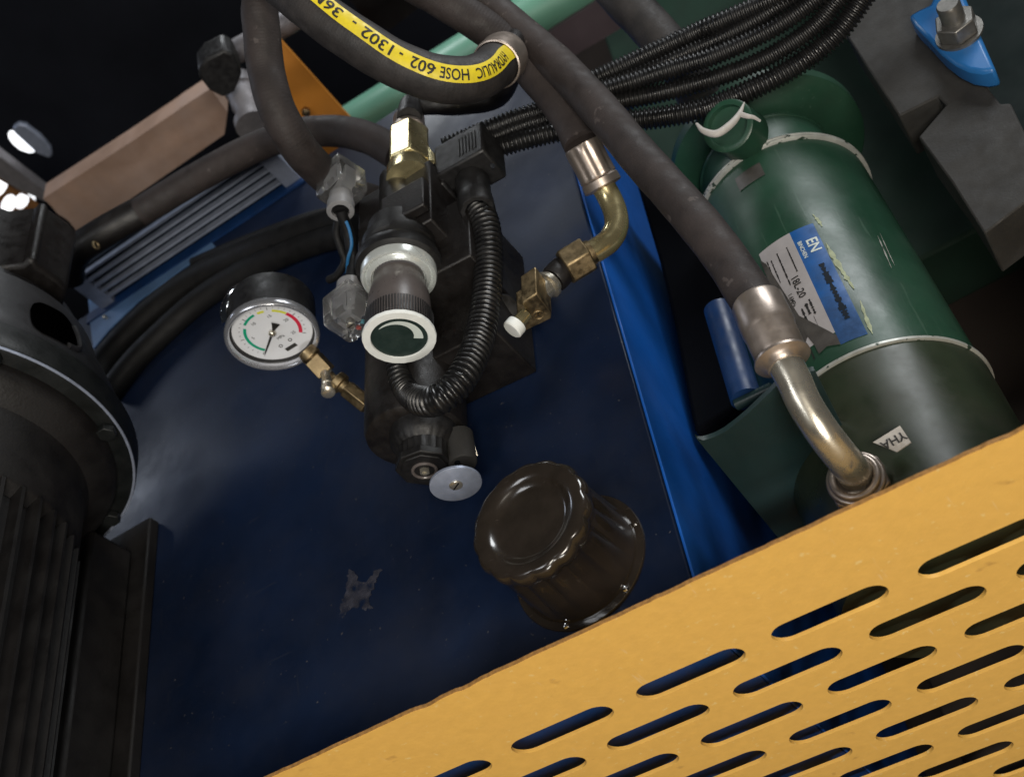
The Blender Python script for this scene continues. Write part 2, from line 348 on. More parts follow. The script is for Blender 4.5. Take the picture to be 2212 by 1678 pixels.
# ------------------------------------------------------------------ yellow guard panel
YP, ZT = .349, .0765
def slots_curve(name, outer, slots, thick, matl):
    cu = bpy.data.curves.new(name, 'CURVE'); cu.dimensions = '2D'; cu.fill_mode = 'BOTH'; cu.extrude = thick/2
    def spl(pts):
        s = cu.splines.new('POLY'); s.points.add(len(pts)-1)
        for i, (a, b) in enumerate(pts): s.points[i].co = (a, b, 0, 1)
        s.use_cyclic_u = True
    spl(outer)
    for (cx, cz, hl, hh) in slots:
        pts = []
        for i in range(13):
            a = -math.pi/2+math.pi*i/12; pts.append((cx+hl-hh+hh*math.cos(a)*1.05, cz+hh*math.sin(a)))
        for i in range(13):
            a = math.pi/2+math.pi*i/12; pts.append((cx-hl+hh+hh*math.cos(a)*1.05, cz+hh*math.sin(a)))
        spl(pts)
    o = bpy.data.objects.new(name, cu); COL.objects.link(o)
    dg = bpy.context.evaluated_depsgraph_get(); me = bpy.data.meshes.new_from_object(o.evaluated_get(dg))
    bpy.data.objects.remove(o); bpy.data.curves.remove(cu)
    me.materials.clear(); me.materials.append(matl)
    ob = bpy.data.objects.new(name, me); COL.objects.link(ob)
    return ob
outer = []
x = -.95
while x < .36:
    dz = random.uniform(-.0004, .0004)
    if -.352 < x < -.338 or -.325 < x < -.318 or .0 < x < .006: dz -= .0018
    outer.append((x, ZT+dz)); x += random.choice((.004, .007, .011))
outer += [(.36, ZT), (.36, -.45), (-.95, -.45)]
sl = []
for k in range(8):
    z0 = -.0112-.0447*k; xo = -.2171 if k % 2 == 0 else -.1724
    for j in range(-8, 7):
        xx = xo+.0905*j
        if -.92 < xx < .31: sl.append((xx, z0, .0355, .0108))
g = thing('guard_panel', (-.3, YP, -.45), 'bright yellow sheet metal guard with rows of long staggered slots in front of the tank', 'guard panel')
p = slots_curve('slotted_sheet', [(a, b) for a, b in outer], sl, .0026, m_yellow)
p.rotation_euler = (math.pi/2, 0, 0); p.location = Vector((0, YP, 0))-g.location; p.parent = g
bv = p.modifiers.new('bevel', 'BEVEL'); bv.width = .0005; bv.segments = 2; bv.limit_method = 'ANGLE'; bv.angle_limit = math.radians(50)
e = MB()
xs = [a for a, b in outer[:-3]]
for i in range(len(xs)-1):
    (xa, za), (xb, zb) = outer[i], outer[i+1]
    y0, y1 = YP-.0010, YP+.0013
    e.add([(xa, y0, za+.0003), (xb, y0, zb+.0003), (xb, y1, zb+.0003), (xa, y1, za+.0003), (xa, y0, za-.0008), (xb, y0, zb-.0008), (xb, y1, zb-.0008), (xa, y1, za-.0008)],
          [(0, 1, 2, 3), (4, 7, 6, 5), (0, 4, 5, 1), (2, 6, 7, 3), (1, 5, 6, 2), (3, 7, 4, 0)])
e.build('cut_edge', m_edge, g, smooth=False)

# ================================================================== BREATHER CAP
c0 = Vector((-.2673, .4487, 0))
b = thing('breather_cap', c0, 'glossy brown filler cap with scalloped rim bolted to the tank top beside the guard', 'breather cap')
Mz = frame(c0, Z)
MB().lathe(Mz, [(.0490, 0), (.0490, .0014), (.0484, .0022), (.044, .0030), (.030, .0032)], 72).build('base_flange', m_brown, b)
NL = 15
def sc(amp):
    return lambda t, k: 1+amp[k]*(abs(math.sin(NL*t/2))*.9-.45)
prof = [(.0440, .003), (.0436, .0060), (.0424, .010), (.0412, .018), (.0400, .030), (.0392, .042), (.0388, .049), (.0395, .0525), (.0408, .0545), (.0416, .0565), (.0419, .0590), (.0416, .0615), (.0408, .0637), (.0396, .0650), (.0382, .0656),
        (.0340, .0654), (.0310, .0648), (.0285, .0630), (.0262, .0606), (.0230, .0600), (.012, .0602), (.0005, .0603)]
amp = [0, .0, .012, .05, .09, .11, .11, .085, .055, .052, .05, .046, .036, .02, .005, 0, 0, 0, 0, 0, 0, 0, 0]
MB().lathe(Mz, prof, 192, sc(amp)).build('cap', m_brown, b, angle=60)
for i in range(6):
    a = math.radians(8+60*i); q = c0+Vector((.0458*math.cos(a), .0458*math.sin(a), .0022))
    MB().lathe(frame(q, Z), [(.0022, 0), (.0022, .0008), (.0014, .0016), (.0003, .0012)], 16).build('screw', m_chrome if i in (4, 5) else m_brown, b)

def capsurf(u, v_, lift=.0005):
    r = FWD+RGT*((u-1106)/2600)+DWN*((v_-839)/2600)
    for k_ in range(600):
        q = CP+r*(.66+k_*.0003); h = q.z
        if not 0 < h < .0656: continue
        R_ = None
        for (ra, za), (rb_, zb) in zip(prof[:12], prof[1:13]):
            if za <= h <= zb and zb > za: R_ = ra+(rb_-ra)*(h-za)/(zb-za); kk_ = prof.index((ra, za))
        if R_ is None: continue
        d = Vector((q.x-c0.x, q.y-c0.y)); t_ = math.atan2(d.y, d.x)
        if d.length < R_*sc(amp)(t_, kk_): return q-r.normalized()*lift
    return None
for pl in () and ([(1153, 1262), (1172, 1246), (1190, 1243), (1196, 1262), (1192, 1281), (1176, 1272)], [(1197, 1232), (1214, 1214), (1220, 1226), (1236, 1240), (1240, 1260), (1222, 1252), (1206, 1244)], [(1226, 1196), (1244, 1182), (1254, 1190), (1250, 1202), (1238, 1206)]):
    vs = []; n_ = len(pl); cu_ = sum(a for a, _ in pl)/n_; cv_ = sum(a for _, a in pl)/n_
    fine = catmull([Vector((a, b2, 0)) for a, b2 in pl+[pl[0]]], 4)[:-1]; n_ = len(fine)
    pts_ = [capsurf(cu_, cv_)]+[capsurf(cu_+(q.x-cu_)*k_/4, cv_+(q.y-cv_)*k_/4) for k_ in range(1, 5) for q in fine]
    if all(q is not None for q in pts_):
        fs = [(0, 1+i, 1+(i+1) % n_) for i in range(n_)]+[(1+k_*n_+i, 1+(k_+1)*n_+i, 1+(k_+1)*n_+(i+1) % n_, 1+k_*n_+(i+1) % n_) for k_ in range(3) for i in range(n_)]
        MB().add(pts_, fs).build('green_reflection_patch', m_glove, b)  # green reflections on the cap painted as patches; loop left empty

# ================================================================== GAUGE
GX, GZ, GY = -.4413, .1012, .70
gc = Vector((GX, GY, GZ))
g = thing('pressure_gauge', gc+Vector((0, .02, -.03)), 'round pressure gauge with chrome bezel, white dial and black needle left of the solenoid knob', 'pressure gauge')
Mg = frame(gc, -Y, X)   # local z toward viewer; x = +X
# frame: x=+X, y = z cross x = (-Y) x X = Z
R0 = .0372
MB().lathe(Mg, [(.0335, -.040), (.0345, -.038), (.0348, -.010), (.0350, -.0088)], 64).build('case', m_black, g)
MB().lathe(Mg, [(.0352, -.0068), (.0372, -.006), (.0375, -.003), (.0372, -.0005), (.0360, .0008), (.0344, .0006), (.0335, -.0008), (.0331, -.0040), (.0330, -.0068)], 96, cap=False).build('bezel', m_bezel, g)
MB().lathe(Mg, [(.0331, -.0040), (.0322, -.0046), (.0316, -.0070), (.0331, -.0072)], 96, cap=False).build('gasket', m_black, g)
dial = MB().lathe(Mg, [(.0330, -.0085), (.0330, -.0072)], 96).build('dial', m_dial, g)
dz = -.0070
def arc(a0, a1, r0, r1, z=dz, n=24):
    mb = MB(); vs = []; fs = []
    for i in range(n+1):
        a = math.radians(a0+(a1-a0)*i/n)
        vs += [(r0*math.cos(a), r0*math.sin(a), z), (r1*math.cos(a), r1*math.sin(a), z), (r0*math.cos(a), r0*math.sin(a), z+.0002), (r1*math.cos(a), r1*math.sin(a), z+.0002)]
    for i in range(n):
        k = 4*i; fs += [(k+2, k+3, k+7, k+6), (k, k+2, k+6, k+4), (k+1, k+5, k+7, k+3)]
    return mb.add(vs, fs, Mg)
arc(213, 132, .0203, .0226).build('green_arc', m_grn, dial)
arc(122, 88, .0213, .0234).build('green_arc', m_grn, dial)
arc(80, 66, .0213, .0234).build('yellow_arc', m_yel, dial)
arc(50, 21, .0213, .0234).build('yellow_arc', m_yel, dial)
arc(20, -43, .0208, .0236).build('red_arc', m_red, dial)
ti = MB()
for k in range(26):
    a = math.radians(213-257*k/25); l = .0030 if k % 5 == 0 else .0014
    Mt = Mg @ Matrix.Rotation(a, 4, 'Z'); ti.box(Mt, l, .00022 if k % 5 else .0004, .0002, (.0255-l/2+.001, 0, dz+.0001))
ti.build('scale_ticks', m_ink, dial)
for txt, a in (('5', 165), ('10', 110), ('15', 57), ('20', 8.5), ('25', -44)):
    vs, fs = textmesh(txt, .0040); a = math.radians(a)
    MB().add(vs, fs, Mg @ Matrix.Translation((.0166*math.cos(a), .0166*math.sin(a), dz+.0003))).build('scale_number', m_ink, dial, smooth=False)
vs, fs = textmesh('MPa', .0040); MB().add(vs, fs, Mg @ Matrix.Translation((.001, -.0088, dz+.0003))).build('unit_mark', m_ink, dial, smooth=False)
mk = MB()
mk.box(Mg, .0105, .0036, .0002, (0, -.0228, dz+.0001)); mk.build('maker_plate', m_grey, dial)
MB().torus(Mg @ Matrix.Translation((-.0055, -.0165, dz)), .0014, .0003, 16, 6).torus(Mg @ Matrix.Translation((.0045, -.0160, dz)), .0014, .0003, 16, 6).build('approval_mark', m_ink, dial)
na = math.radians(214.8); Mn = Mg @ Matrix.Rotation(na, 4, 'Z')
nd = MB().add([(0, -.0010, dz+.0022), (0, .0010, dz+.0022), (.0205, .0006, dz+.0022), (.0265, 0, dz+.0022), (.0205, -.0006, dz+.0022), (-.0035, .0009, dz+.0022), (-.0105, .0034, dz+.0022), (-.0108, -.0034, dz+.0022), (-.0035, -.0009, dz+.0022)],
              [(0, 4, 3, 2, 1), (1, 5, 6, 7, 8, 0)], Mn)
n_ = nd.build('needle', m_ink, g, smooth=False); sd = n_.modifiers.new('s', 'SOLIDIFY'); sd.thickness = .0004
MB().lathe(Mg, [(.0030, dz+.0015), (.0030, dz+.0030), (.0022, dz+.0042), (.0006, dz+.0048)], 24).build('needle_hub', m_steel, n_)
# rim tab
MB().tube(catmull([P(490, 700, d=.957), P(488, 675, d=.962), P(496, 650, d=.972), P(510, 630, d=.985), P(530, 614, d=1.0)], 6), [.0034+.0016*math.sin(i/24*3.1) for i in range(25)], 12).build('rim_lug', m_chrome, g)
MB().tube(catmull([P(517, 655, d=.962), P(525, 641, d=.968), P(533, 630, d=.978)], 6), [.002, .003, .004, .0044, .0047, .0048, .0047, .0044, .004, .0035, .0028, .002, .001], 14).build('blue_reflection', m_sky, g)  # solid blue bead painting the blue reflection on the rim lug
# stem
s0 = Vector((GX+.004, GY+.012, GZ-.036)); dn = (P(702, 797, d=.962)-P(672, 765, d=.962)).normalized()
s0 = P(672, 768, d=.966)
MB().lathe(frame(s0, dn), [(.0075, -.006), (.0085, .001), (.0062, .004)], 24).ngon(frame(s0, dn), 4, .0095, .003, .019, .6).build('stem', m_brassd, g, bevel=.0006)
s1 = s0+dn*.018; s2 = P(711, 862, d=.935)
MB().lathe(frame(s1, s2-s1), [(.0040, -.005), (.0055, .002), (.0055, .005), (.0042, .008), (.0048, .014), (.0050, .019), (.0040, .020), (.0040, .022), (.0056, .023), (.0056, .029), (.004, .030)], 24).build('bleed_screw', m_steel, g)
s3 = P(733, 826, d=.955); s4 = P(790, 872, d=.95)
MB().tube(catmull([s1, P(718, 818, d=.96), s3], 6), .0045, 16).lathe(frame(s3, s4-s3), [(.0055, -.004), (.0085, -.003), (.0085, .003), (.0060, .004), (.0060, .008)], 24).ngon(frame(s3, s4-s3), 6, .0078, .008, .030, .3).build('gauge_connector', m_brassd, g, bevel=.0005)

# ================================================================== VALVE (yawed frame, local -y toward viewer)
yaw = Matrix.Rotation(math.radians(-5), 4, 'Z')
VO = Vector((-.315, .689, 0)); V = Matrix.Translation(VO) @ yaw
def vp(x, y, z): return V @ Vector((x, y, z))
vdir = (yaw @ -Y)
v = thing('solenoid_valve', VO, 'black stacked hydraulic valve with a long knob that ends in a white ring', 'valve')
ax = vp(0, 0, .1045); MA = frame(ax, vdir, yaw @ X); MF = MA @ Matrix.Translation((0, 0, .010))   # z toward viewer
# body blocks
MB().bx(-.034, .036, .022, .092, .072, .112, V).bx(-.004, .036, .030, .062, .113, .122, V).build('valve_body', m_blk2, v, bevel=.0015)
MB().bx(-.052, .052, -.060, .012, 0, .060, V).bx(-.040, .055, -.01, .058, .008, .090, V).build('manifold_block', m_blk2, v, bevel=.0015)
MB().lathe(MF, [(.024, -.050), (.024, -.034), (.0285, -.032), (.0290, -.024), (.0275, -.022), (.0270, -.017), (.0315, -.016), (.0330, -.011), (.0322, -.006), (.0285, -.004)], 64,
           lambda t, k: 1+(.012*math.cos(60*t) if k in (2, 3) else 0)).build('coil_nut', m_black, v)
MB().lathe(MF, [(.0284, -.010), (.0284, .0020), (.0277, .0036), (.0262, .0040), (.0246, .0026), (.0222, .0046), (.0206, .0050), (.0196, .003)], 96).build('chrome_collar', m_bright, v)
MB().lathe(MA, [(.0190, .002), (.0190, .018)], 64).build('scale_sleeve', m_cast, v)
k = MB().lathe(MA, [(.0188, .012), (.0192, .019), (.0208, .026), (.0226, .034), (.0232, .044), (.0234, .052), (.0240, .0525), (.0242, .0535), (.0242, .070), (.0252, .0715)], 96)
kn = k.build('knob', m_satin, v)
kk = MB()
for i in range(72):
    a = 2*math.pi*i/72; kk.box(MA @ Matrix.Rotation(a, 4, 'Z'), .0010, .00095, .0150, (.0243, 0, .0610))
kk.build('knurling', m_black, kn)
MB().lathe(MA, [(.0250, .0700), (.0262, .0708), (.0266, .0730), (.0262, .0742), (.0205, .0744), (.0200, .0722)], 96,
           lambda t, k: 1+(.004*math.cos(72*t) if k in (1, 2, 3) else 0), cap=False).build('white_ring', m_white, kn)
MB().lathe(MA, [(.0202, .0700), (.0202, .0732)], 64).build('knob_face', m_dkgreen, kn)
cr = MB(); vs = []; fs = []; n = 28
for i in range(n+1):
    t = i/n; a = math.radians(112-150*t); wd = .0066*t**.75+.0002; rc = .0170
    vs += [((rc)*math.cos(a), rc*math.sin(a), .0736), ((rc-wd)*math.cos(a), (rc-wd)*math.sin(a), .0736)]
for i in range(n): fs.append((2*i, 2*i+1, 2*i+3, 2*i+2))
cr.add(vs, fs, MA).build('crescent_mark', m_pale, kn, smooth=False)
tk = MB()
for i, (a, l) in enumerate([(60, .004), (68, .0022), (76, .0022), (84, .0022), (92, .0048), (100, .0022), (108, .0022), (116, .0022), (124, .003)]):
    tk.box(MA @ Matrix.Rotation(math.radians(a), 4, 'Z'), .0003, .0005, l, (.01915, 0, .014-l/2))
tk.build('scale_marks', m_ink, v)
MB().lathe(MA, [(.0150, -.030), (.0150, -.100)], 32).build('solenoid_tube', m_blk2, v)
# brass port fitting going up from body, away from viewer
ba = vp(.002, .105, .128); bd = P(884, 240, d=1.02)-P(884, 345, d=.955); Mb = frame(ba, bd, X)
p0 = P(884, 380, d=.955); Mb = frame(p0, bd, X); hl = bd.length
f = thing('brass_adapter', p0, 'yellow zinc hex adapter screwed into the back of the black valve under the hose elbow', 'pipe fitting')
MB().lathe(Mb, [(.0180, -.008), (.0180, .006), (.0168, .010), (.0150, .014)], 40).build('collar', m_brass, f)
MB().ngon(Mb, 6, .0182, .014, .066, .15).build('hex_body', m_brass, f, bevel=.0014)
MB().lathe(Mb, [(.014, .066), (.0162, .067), (.0155, .073), (.0135, .075), (.0135, .095)], 40).build('neck', m_dsteel, f)
MB().prism([P(920, 322, d=.975), P(945, 352, d=.955), P(922, 358, d=.955)], (.002, .004, .0)).build('bracket_tab', m_brass, f, bevel=.0004)
# lower cartridge, parallel axis
lc = vp(-.034, -.106, .0385); ML = frame(lc, vdir, yaw @ X)
l = thing('relief_cartridge', lc, 'thick black cartridge with a ribbed octagonal adjuster below the knob at the valve foot', 'valve cartridge')
MB().lathe(ML, [(.0385, -.085), (.0385, -.006), (.0370, -.001), (.0340, .0006), (.030, .001)], 72).build('housing', m_blk2, l)
MC = frame(vp(-.026, -.109, .040), vdir, yaw @ X)
MB().lathe(MC, [(.0255, -.004), (.0250, .006), (.0215, .012), (.0195, .014), (.0190, .024)], 72, lambda t, k: 1+(.02*math.cos(24*t) if k > 1 else 0)).build('ribbed_sleeve', m_black, l)
MB().ngon(MC, 8, .0212, .024, .0300, .3).ngon(MC, 8, .0180, .030, .0315, .3).build('octagonal_adjuster', m_black, l, bevel=.001)
MB().torus(MC @ Matrix.Translation((0, 0, .0318)), .0085, .0012, 32, 8).build('adjuster_ring', m_satin, l)
MB().lathe(MC, [(.0038, .031), (.0038, .0335), (.002, .0335), (.0018, .032)], 6).build('adjuster_screw', m_steel, l)
# washer disc latch
wc = P(985, 1046, d=.84); Mw = frame(wc, -Y, X)
l = thing('lock_disc', wc, 'flat grey metal disc with a central slotted screw, beside the octagonal adjuster', 'lock disc')
MB().lathe(Mw, [(.0184, -.0018), (.0184, 0), (.0180, .0003)], 64).build('disc', m_alu, l)
MB().lathe(Mw, [(.0048, 0), (.0048, .0012), (.0040, .0018)], 32).build('screw_head', m_steel, l)
MB().box(Mw @ Matrix.Rotation(.5, 4, 'Z'), .0078, .0009, .0004, (0, 0, .0020)).build('screw_slot', m_dark, l)
MB().lathe(frame(P(1001, 1003, d=.862), -Y, X), [(.0105, -.028), (.0105, -.002), (.0095, 0)], 32).build('lock_barrel', m_grey, l)
MB().lathe(frame(P(989, 1003, d=.852), -Y, X), [(.0021, -.002), (.0021, .002)], 16).build('key_hole', m_dark, l)
MB().prism([P(1010, 965, d=.88), P(1026, 960, d=.88), P(1032, 985, d=.88), P(1020, 975, d=.88)], (0, .004, 0)).build('latch_tab', m_steel, l)

# ------------------------------------------------------------------ plugs
def clear_plug(u, v, d, up, gl, lab, leds, s=.031):
    c = P(u, v, d=d); Mp = frame(c, -Y, yaw @ X) @ Matrix.Rotation(math.radians(up), 4, 'Z')
    t = thing('clear_plug', c, lab, 'connector', 'clear connector plugs on the left of the valve')
    hb = .0150
    def ring(z, k, ch): return [(k*a, k*b_, z) for a, b_ in ((-hb, -hb+ch), (-hb+ch, -hb), (hb-ch, -hb), (hb, -hb+ch), (hb, hb-ch), (hb-ch, hb), (-hb+ch, hb), (-hb, hb-ch))]
    vs = ring(-.016, 1.0, .002)+ring(.010, 1.0, .002)+ring(.014, .9, .003); fs = [list(range(8))[::-1], list(range(16, 24))]
    for q in range(2):
        for i in range(8): fs.append((q*8+i, q*8+(i+1) % 8, q*8+8+(i+1) % 8, q*8+8+i))
    MB().add(vs, fs, Mp).build('housing', m_clear, t, bevel=.0006)
    inn = MB(); inn.box(Mp, .015, .010, .012, (0, 0, -.006)).box(Mp, .003, .012, .010, (-.006, 0, .002)).box(Mp, .003, .010, .012, (.006, .001, .002))
    inn.build('terminal_block', m_frost, t)
    MB().lathe(Mp, [(.0036, .004), (.0036, .0135), (.0028, .0142)], 20).build('cover_screw', m_steel, t)
    MB().box(Mp, .0052, .0008, .0004, (0, 0, .0144)).build('screw_slot', m_dark, t)
    gd = Vector(gl).normalized(); g0 = c+gd*.011
    gm = MB().lathe(frame(g0, gd), [(.0095, 0), (.0095, .010), (.0108, .0105), (.0108, .019), (.0095, .0195), (.0070, .0195), (.0070, .016)], 32).build('gland', m_frost, t)
    MB().lathe(frame(g0, gd), [(.0068, .012), (.0068, .0168)], 24).build('gland_seal', m_wire, gm)
    if leds:
        MB().lathe(Mp, [(.0018, 0), (.0022, .003), (.0008, .005)], 12).build('tmp', m_led_r, t)
        o = bpy.data.objects['tmp']; o.name = 'red_indicator'; o.location += Mp.to_3x3() @ Vector((.001, -.0075, .0075))
        MB().lathe(Mp, [(.0014, 0), (.0018, .004), (.0008, .005)], 12).build('tmp', m_led_b, t)
        o = bpy.data.objects['tmp']; o.name = 'blue_indicator'; o.location += Mp.to_3x3() @ Vector((.0075, -.0055, .0075))
    return t, g0+gd*.018
dgl = P(752, 470, d=.935)-P(742, 405, d=.95)
tp, e1 = clear_plug(738, 402, .955, 12, vdir, 'upper clear plastic plug left of the valve body, its gland pointing down', False)
tp2, e2 = clear_plug(756, 676, .905, 8, -vdir, 'lower clear plastic plug with red and blue specks inside, left of the long knob', True)
wi = thing('plug_lead', e1, 'short black lead with a blue core looping between the two clear plugs', 'cable')
MB().tube(catmull([e1, P(752, 500, d=.945), P(758, 530, d=.945), P(762, 560, d=.945), e2], 8), .0046, 12).build('black_sleeve', m_wire, wi)
MB().tube(catmull([P(748, 478, d=.93), P(756, 500, d=.93), P(760, 530, d=.93), P(752, 560, d=.935), P(750, 590, d=.94)], 8), .0013, 8).build('blue_core', m_wireb, wi)
MB().tube(catmull([P(731, 475, d=.95), P(727, 505, d=.955), P(738, 540, d=.955), P(745, 565, d=.955), P(728, 595, d=.96), P(710, 605, d=.965)], 8), .0032, 10).build('grey_loop', m_wire, wi)
# black plug at right with gland
pc = P(1008, 360, d=.955); Mp = frame(pc, Z, yaw @ X)
bp_ = thing('black_plug', pc, 'black square connector plug on the right of the valve with conduit hanging from it', 'connector')
MB().bx(-.020, .026, -.014, .022, -.018, .016, Mp).build('housing', m_black, bp_, bevel=.002)
MB().bx(-.040, -.016, -.018, .026, -.026, .010, Mp).build('coil_block', m_black, bp_, bevel=.002)
for i in range(6): pass
rb = MB()
for i in range(6): rb.box(Mp, .0012, .020, .0006, (.004+.003*i, .004, .0163))
rb.build('moulded_ribs', m_black, bp_)
MB().lathe(frame(P(1064, 359, d=.885), Vector((.5, -.6, .6))), [(.0018, 0), (.0018, .001)], 12).build('cover_screw', m_chrome, bp_)
g1 = P(1022, 405, d=.94); g2 = P(1032, 455, d=.915); Mgl = frame(g1, g2-g1)
L_ = (g2-g1).length
MB().lathe(Mgl, [(.0135, -.008), (.0135, .006), (.0130, .007), (.0130, L_*.7)], 32).build('gland_neck', m_black, bp_)
MB().lathe(Mgl, [(.0140, L_*.5), (.0142, L_*.98), (.0130, L_+.001), (.0098, L_+.001), (.0096, L_-.006)], 10, cap=False).build('gland_nut', m_black, bp_)
MB().lathe(Mgl, [(.0096, L_-.010), (.0096, L_-.005)], 24).build('gland_bore', m_dark, bp_)
# conduit from the black plug
cd = MB().corr([P(1036, 455, d=.925), P(1048, 480, d=.915), P(1055, 526, d=.905), P(1055, 598, d=.89), P(1048, 670, d=.87), P(1037, 725, d=.855), P(1018, 779, d=.838), P(988, 830, d=.825), P(947, 863, d=.825), P(911, 866, d=.842), P(884, 850, d=.865), P(866, 822, d=.876), P(856, 785, d=.886), P(853, 740, d=.895)],
             .0112, .0044, 22, 10, .20, taper=lambda t: 1 if t < .72 else 1-.35*(t-.72)/.28)
tag(cd.build('corrugated_conduit', m_conduit, loc=P(947, 865, d=.75)), 'thick glossy ribbed conduit curling from the black plug down under the white ringed knob', 'conduit')

# ================================================================== HOSES
def hose(name, pts, r, matl, lab, cat='hose', group=None, n=10, parent=None, seg=28):
    path, L = resample(catmull(pts, n), .004)
    ph = random.random()*9
    rr = [r*(1+.008*math.sin(i*.35+ph)+.006*math.sin(i*.83+ph*2)) for i in range(len(path))]
    o = MB().tube(path, rr, seg).build(name, matl, parent, loc=None if parent else path[len(path)//2])
    at = o.data.attributes.new('arc', 'FLOAT', 'POINT'); st_ = L/(len(path)-1)
    at.data.foreach_set('value', [st_*(i//seg) for i in range(len(o.data.vertices))])
    if not parent: tag(o, lab, cat, group)
    return o, path
# yellow-marked hose
pts2 = [P(230, -330, d=.96), P(360, -215, d=.93), P(500, -118, d=.90), P(600, -42, d=.885), P(668, 14, d=.875), P(716, 51, d=.872), P(765, 84, d=.87), P(839, 130, d=.87), P(903, 158, d=.87), P(957, 172, d=.872), P(1008, 173, d=.878), P(1046, 161, d=.89), P(1074, 138, d=.908)]
h2 = thing('marked_hose', pts2[4], 'thick black hydraulic hose with yellow printed stripe and crimped collar looping over the valve', 'hose')
_, path2 = hose('hose_rubber', pts2, .0170, m_rubber, '', parent=h2)
R2 = .0170
def nearest(u, v):
    best = None
    for i, p_ in enumerate(path2):
        q = p_-CP; w_ = q.dot(FWD); uu = 1106+2600*q.dot(RGT)/w_; vv = 839+2600*q.dot(DWN)/w_
        dd = (uu-u)**2+(vv-v)**2
        if best is None or dd < best[0]: best = (dd, i)
    return best[1]
def hframe(fi):
    fi = max(0, min(len(path2)-1.001, fi)); i = int(fi); t = fi-i
    p_ = path2[i].lerp(path2[i+1], t)
    def tg(k): return (path2[max(0, min(len(path2)-1, k+2))]-path2[max(0, k-2)]).normalized()
    T = tg(i).lerp(tg(i+1), t).normalized()
    n_ = (CP-p_); n_ = (n_-T*n_.dot(T)).normalized(); b_ = T.cross(n_)
    if b_.dot(DWN) < 0: b_ = -b_
    return p_, T, n_, b_    # b_ points down in the picture
i_end = nearest(1086, 132); i0_ = nearest(620, -25)
def theta(fi):
    u = (fi-i0_)/(i_end-i0_); return -.64+.62*max(0, min(1, u))**1.6
def hpt(fi, w, off):   # w = metres across (toward picture-down), off = lift
    p_, T, n_, b_ = hframe(fi); a = theta(fi)+w/R2
    return p_+(n_*math.cos(a)+b_*math.sin(a))*(R2*1.013+off)
st = MB(); vs = []; fs = []; K = 8
ii = list(range(max(0, i0_-8), i_end+1))
for a_, i in enumerate(ii):
    for k in range(K+1): vs.append(hpt(i, (-.5+k/K)*.0124, .0002))
for a_ in range(len(ii)-1):
    for k in range(K): b0 = a_*(K+1)+k; fs.append((b0, b0+1, b0+K+2, b0+K+1))
stp = st.add(vs, fs).build('yellow_stripe', m_label, h2)
step2 = sum((path2[i+1]-path2[i]).length for i in range(len(path2)-1))/(len(path2)-1)
def hosetext(txt, u, v, width, h):
    vs, fs = textmesh(txt, h*1.42, True, cuts=5)
    xs = [q[0] for q in vs]; x0, x1 = min(xs), max(xs); fc = nearest(u, v)
    out = [hpt(fc-((q[0]-(x0+x1)/2)*width/(x1-x0))/step2, q[1], .0005) for q in vs]
    MB().add(out, fs).build('hose_print', m_ink, stp, smooth=False)
hosetext('36MPa', 684, 30, .0430, .0080)
hosetext('-', 763, 82, .0030, .0080)
hosetext('1302', 812, 115, .0262, .0082)
hosetext('-', 869, 144, .0030, .0080)
hosetext('602', 906, 158, .0165, .0080)
hosetext('-', 938, 168, .0016, .0080)
hosetext('HOSE', 974, 174, .0170, .0078)
hosetext('HYDRAULIC', 1040, 165, .0310, .0074)
ce = path2[-1]; Tc = (path2[-1]-path2[-3]).normalized()
Tc = (Tc*.7+(P(1100, 100, d=.955)-P(1080, 140, d=.915)).normalized()*.3).normalized()
MB().lathe(frame(ce-Tc*.003, Tc), [(.0178, 0), (.0190, .0005), (.0194, .004), (.0184, .010), (.0192, .018), (.0180, .024), (.013, .026)], 48, cap=False).build('crimp_collar', m_dsteel, h2)
q0 = ce+Tc*.02
MB().tube(catmull([q0, q0+Tc*.02+Vector((0, .02, -.01)), P(1080, 200, d=1.02), P(1000, 222, d=1.03), P(930, 222, d=1.03), P(892, 228, d=1.03), P(884, 258, d=1.005)], 10), .0105, 24).build('steel_elbow', m_blk2, h2)
# left loop
p1 = [P(1000, -330, d=1.05), P(820, -220, d=1.0), P(690, -140, d=.97), P(585, -50, d=.93), P(563, 10, d=.92), P(566, 70, d=.92), P(575, 150, d=.92), P(600, 240, d=.915), P(645, 318, d=.93), P(695, 372, d=.965), P(750, 415, d=1.01), P(820, 440, d=1.03)]
hose('rubber_hose', p1, .0143, m_rubber2, 'bare black hose curving down from the top edge to behind the upper clear plug')
# H3
p3 = [P(520, -270, d=.95), P(650, -190, d=.94), P(785, -105, d=.93), P(892, -35, d=.93), P(950, -2, d=.935), P(1011, 36, d=.94), P(1060, 70, d=.945), P(1104, 108, d=.95), P(1145, 150, d=.95), P(1196, 211, d=.94), P(1233, 262, d=.93), P(1257, 312, d=.918)]
h3 = thing('fitted_hose', p3[4], 'brown-black hose with a blue paint dot ending in a crimped fitting and bent brass tube', 'hose')
_, path3 = hose('hose_rubber', p3, .0141, m_rubber2, '', parent=h3)
c0_ = P(1257, 314, d=.913); c1_ = P(1304, 405, d=.915); Tc = c1_-c0_; Lc = Tc.length
def crimp(t, k): return 1-.075*(abs(math.sin(4*t))**4) if 1 <= k <= 5 else 1
MB().lathe(frame(c0_, Tc), [(.0140, 0), (.0146, .001), (.0146, Lc*.2), (.0143, Lc*.45), (.0145, Lc*.7), (.0148, Lc*.76), (.0137, Lc*.78), (.0150, Lc*.82), (.0152, Lc*.98), (.0142, Lc), (.0098, Lc+.001)], 96, crimp).build('crimp_collar', m_dsteel, h3)
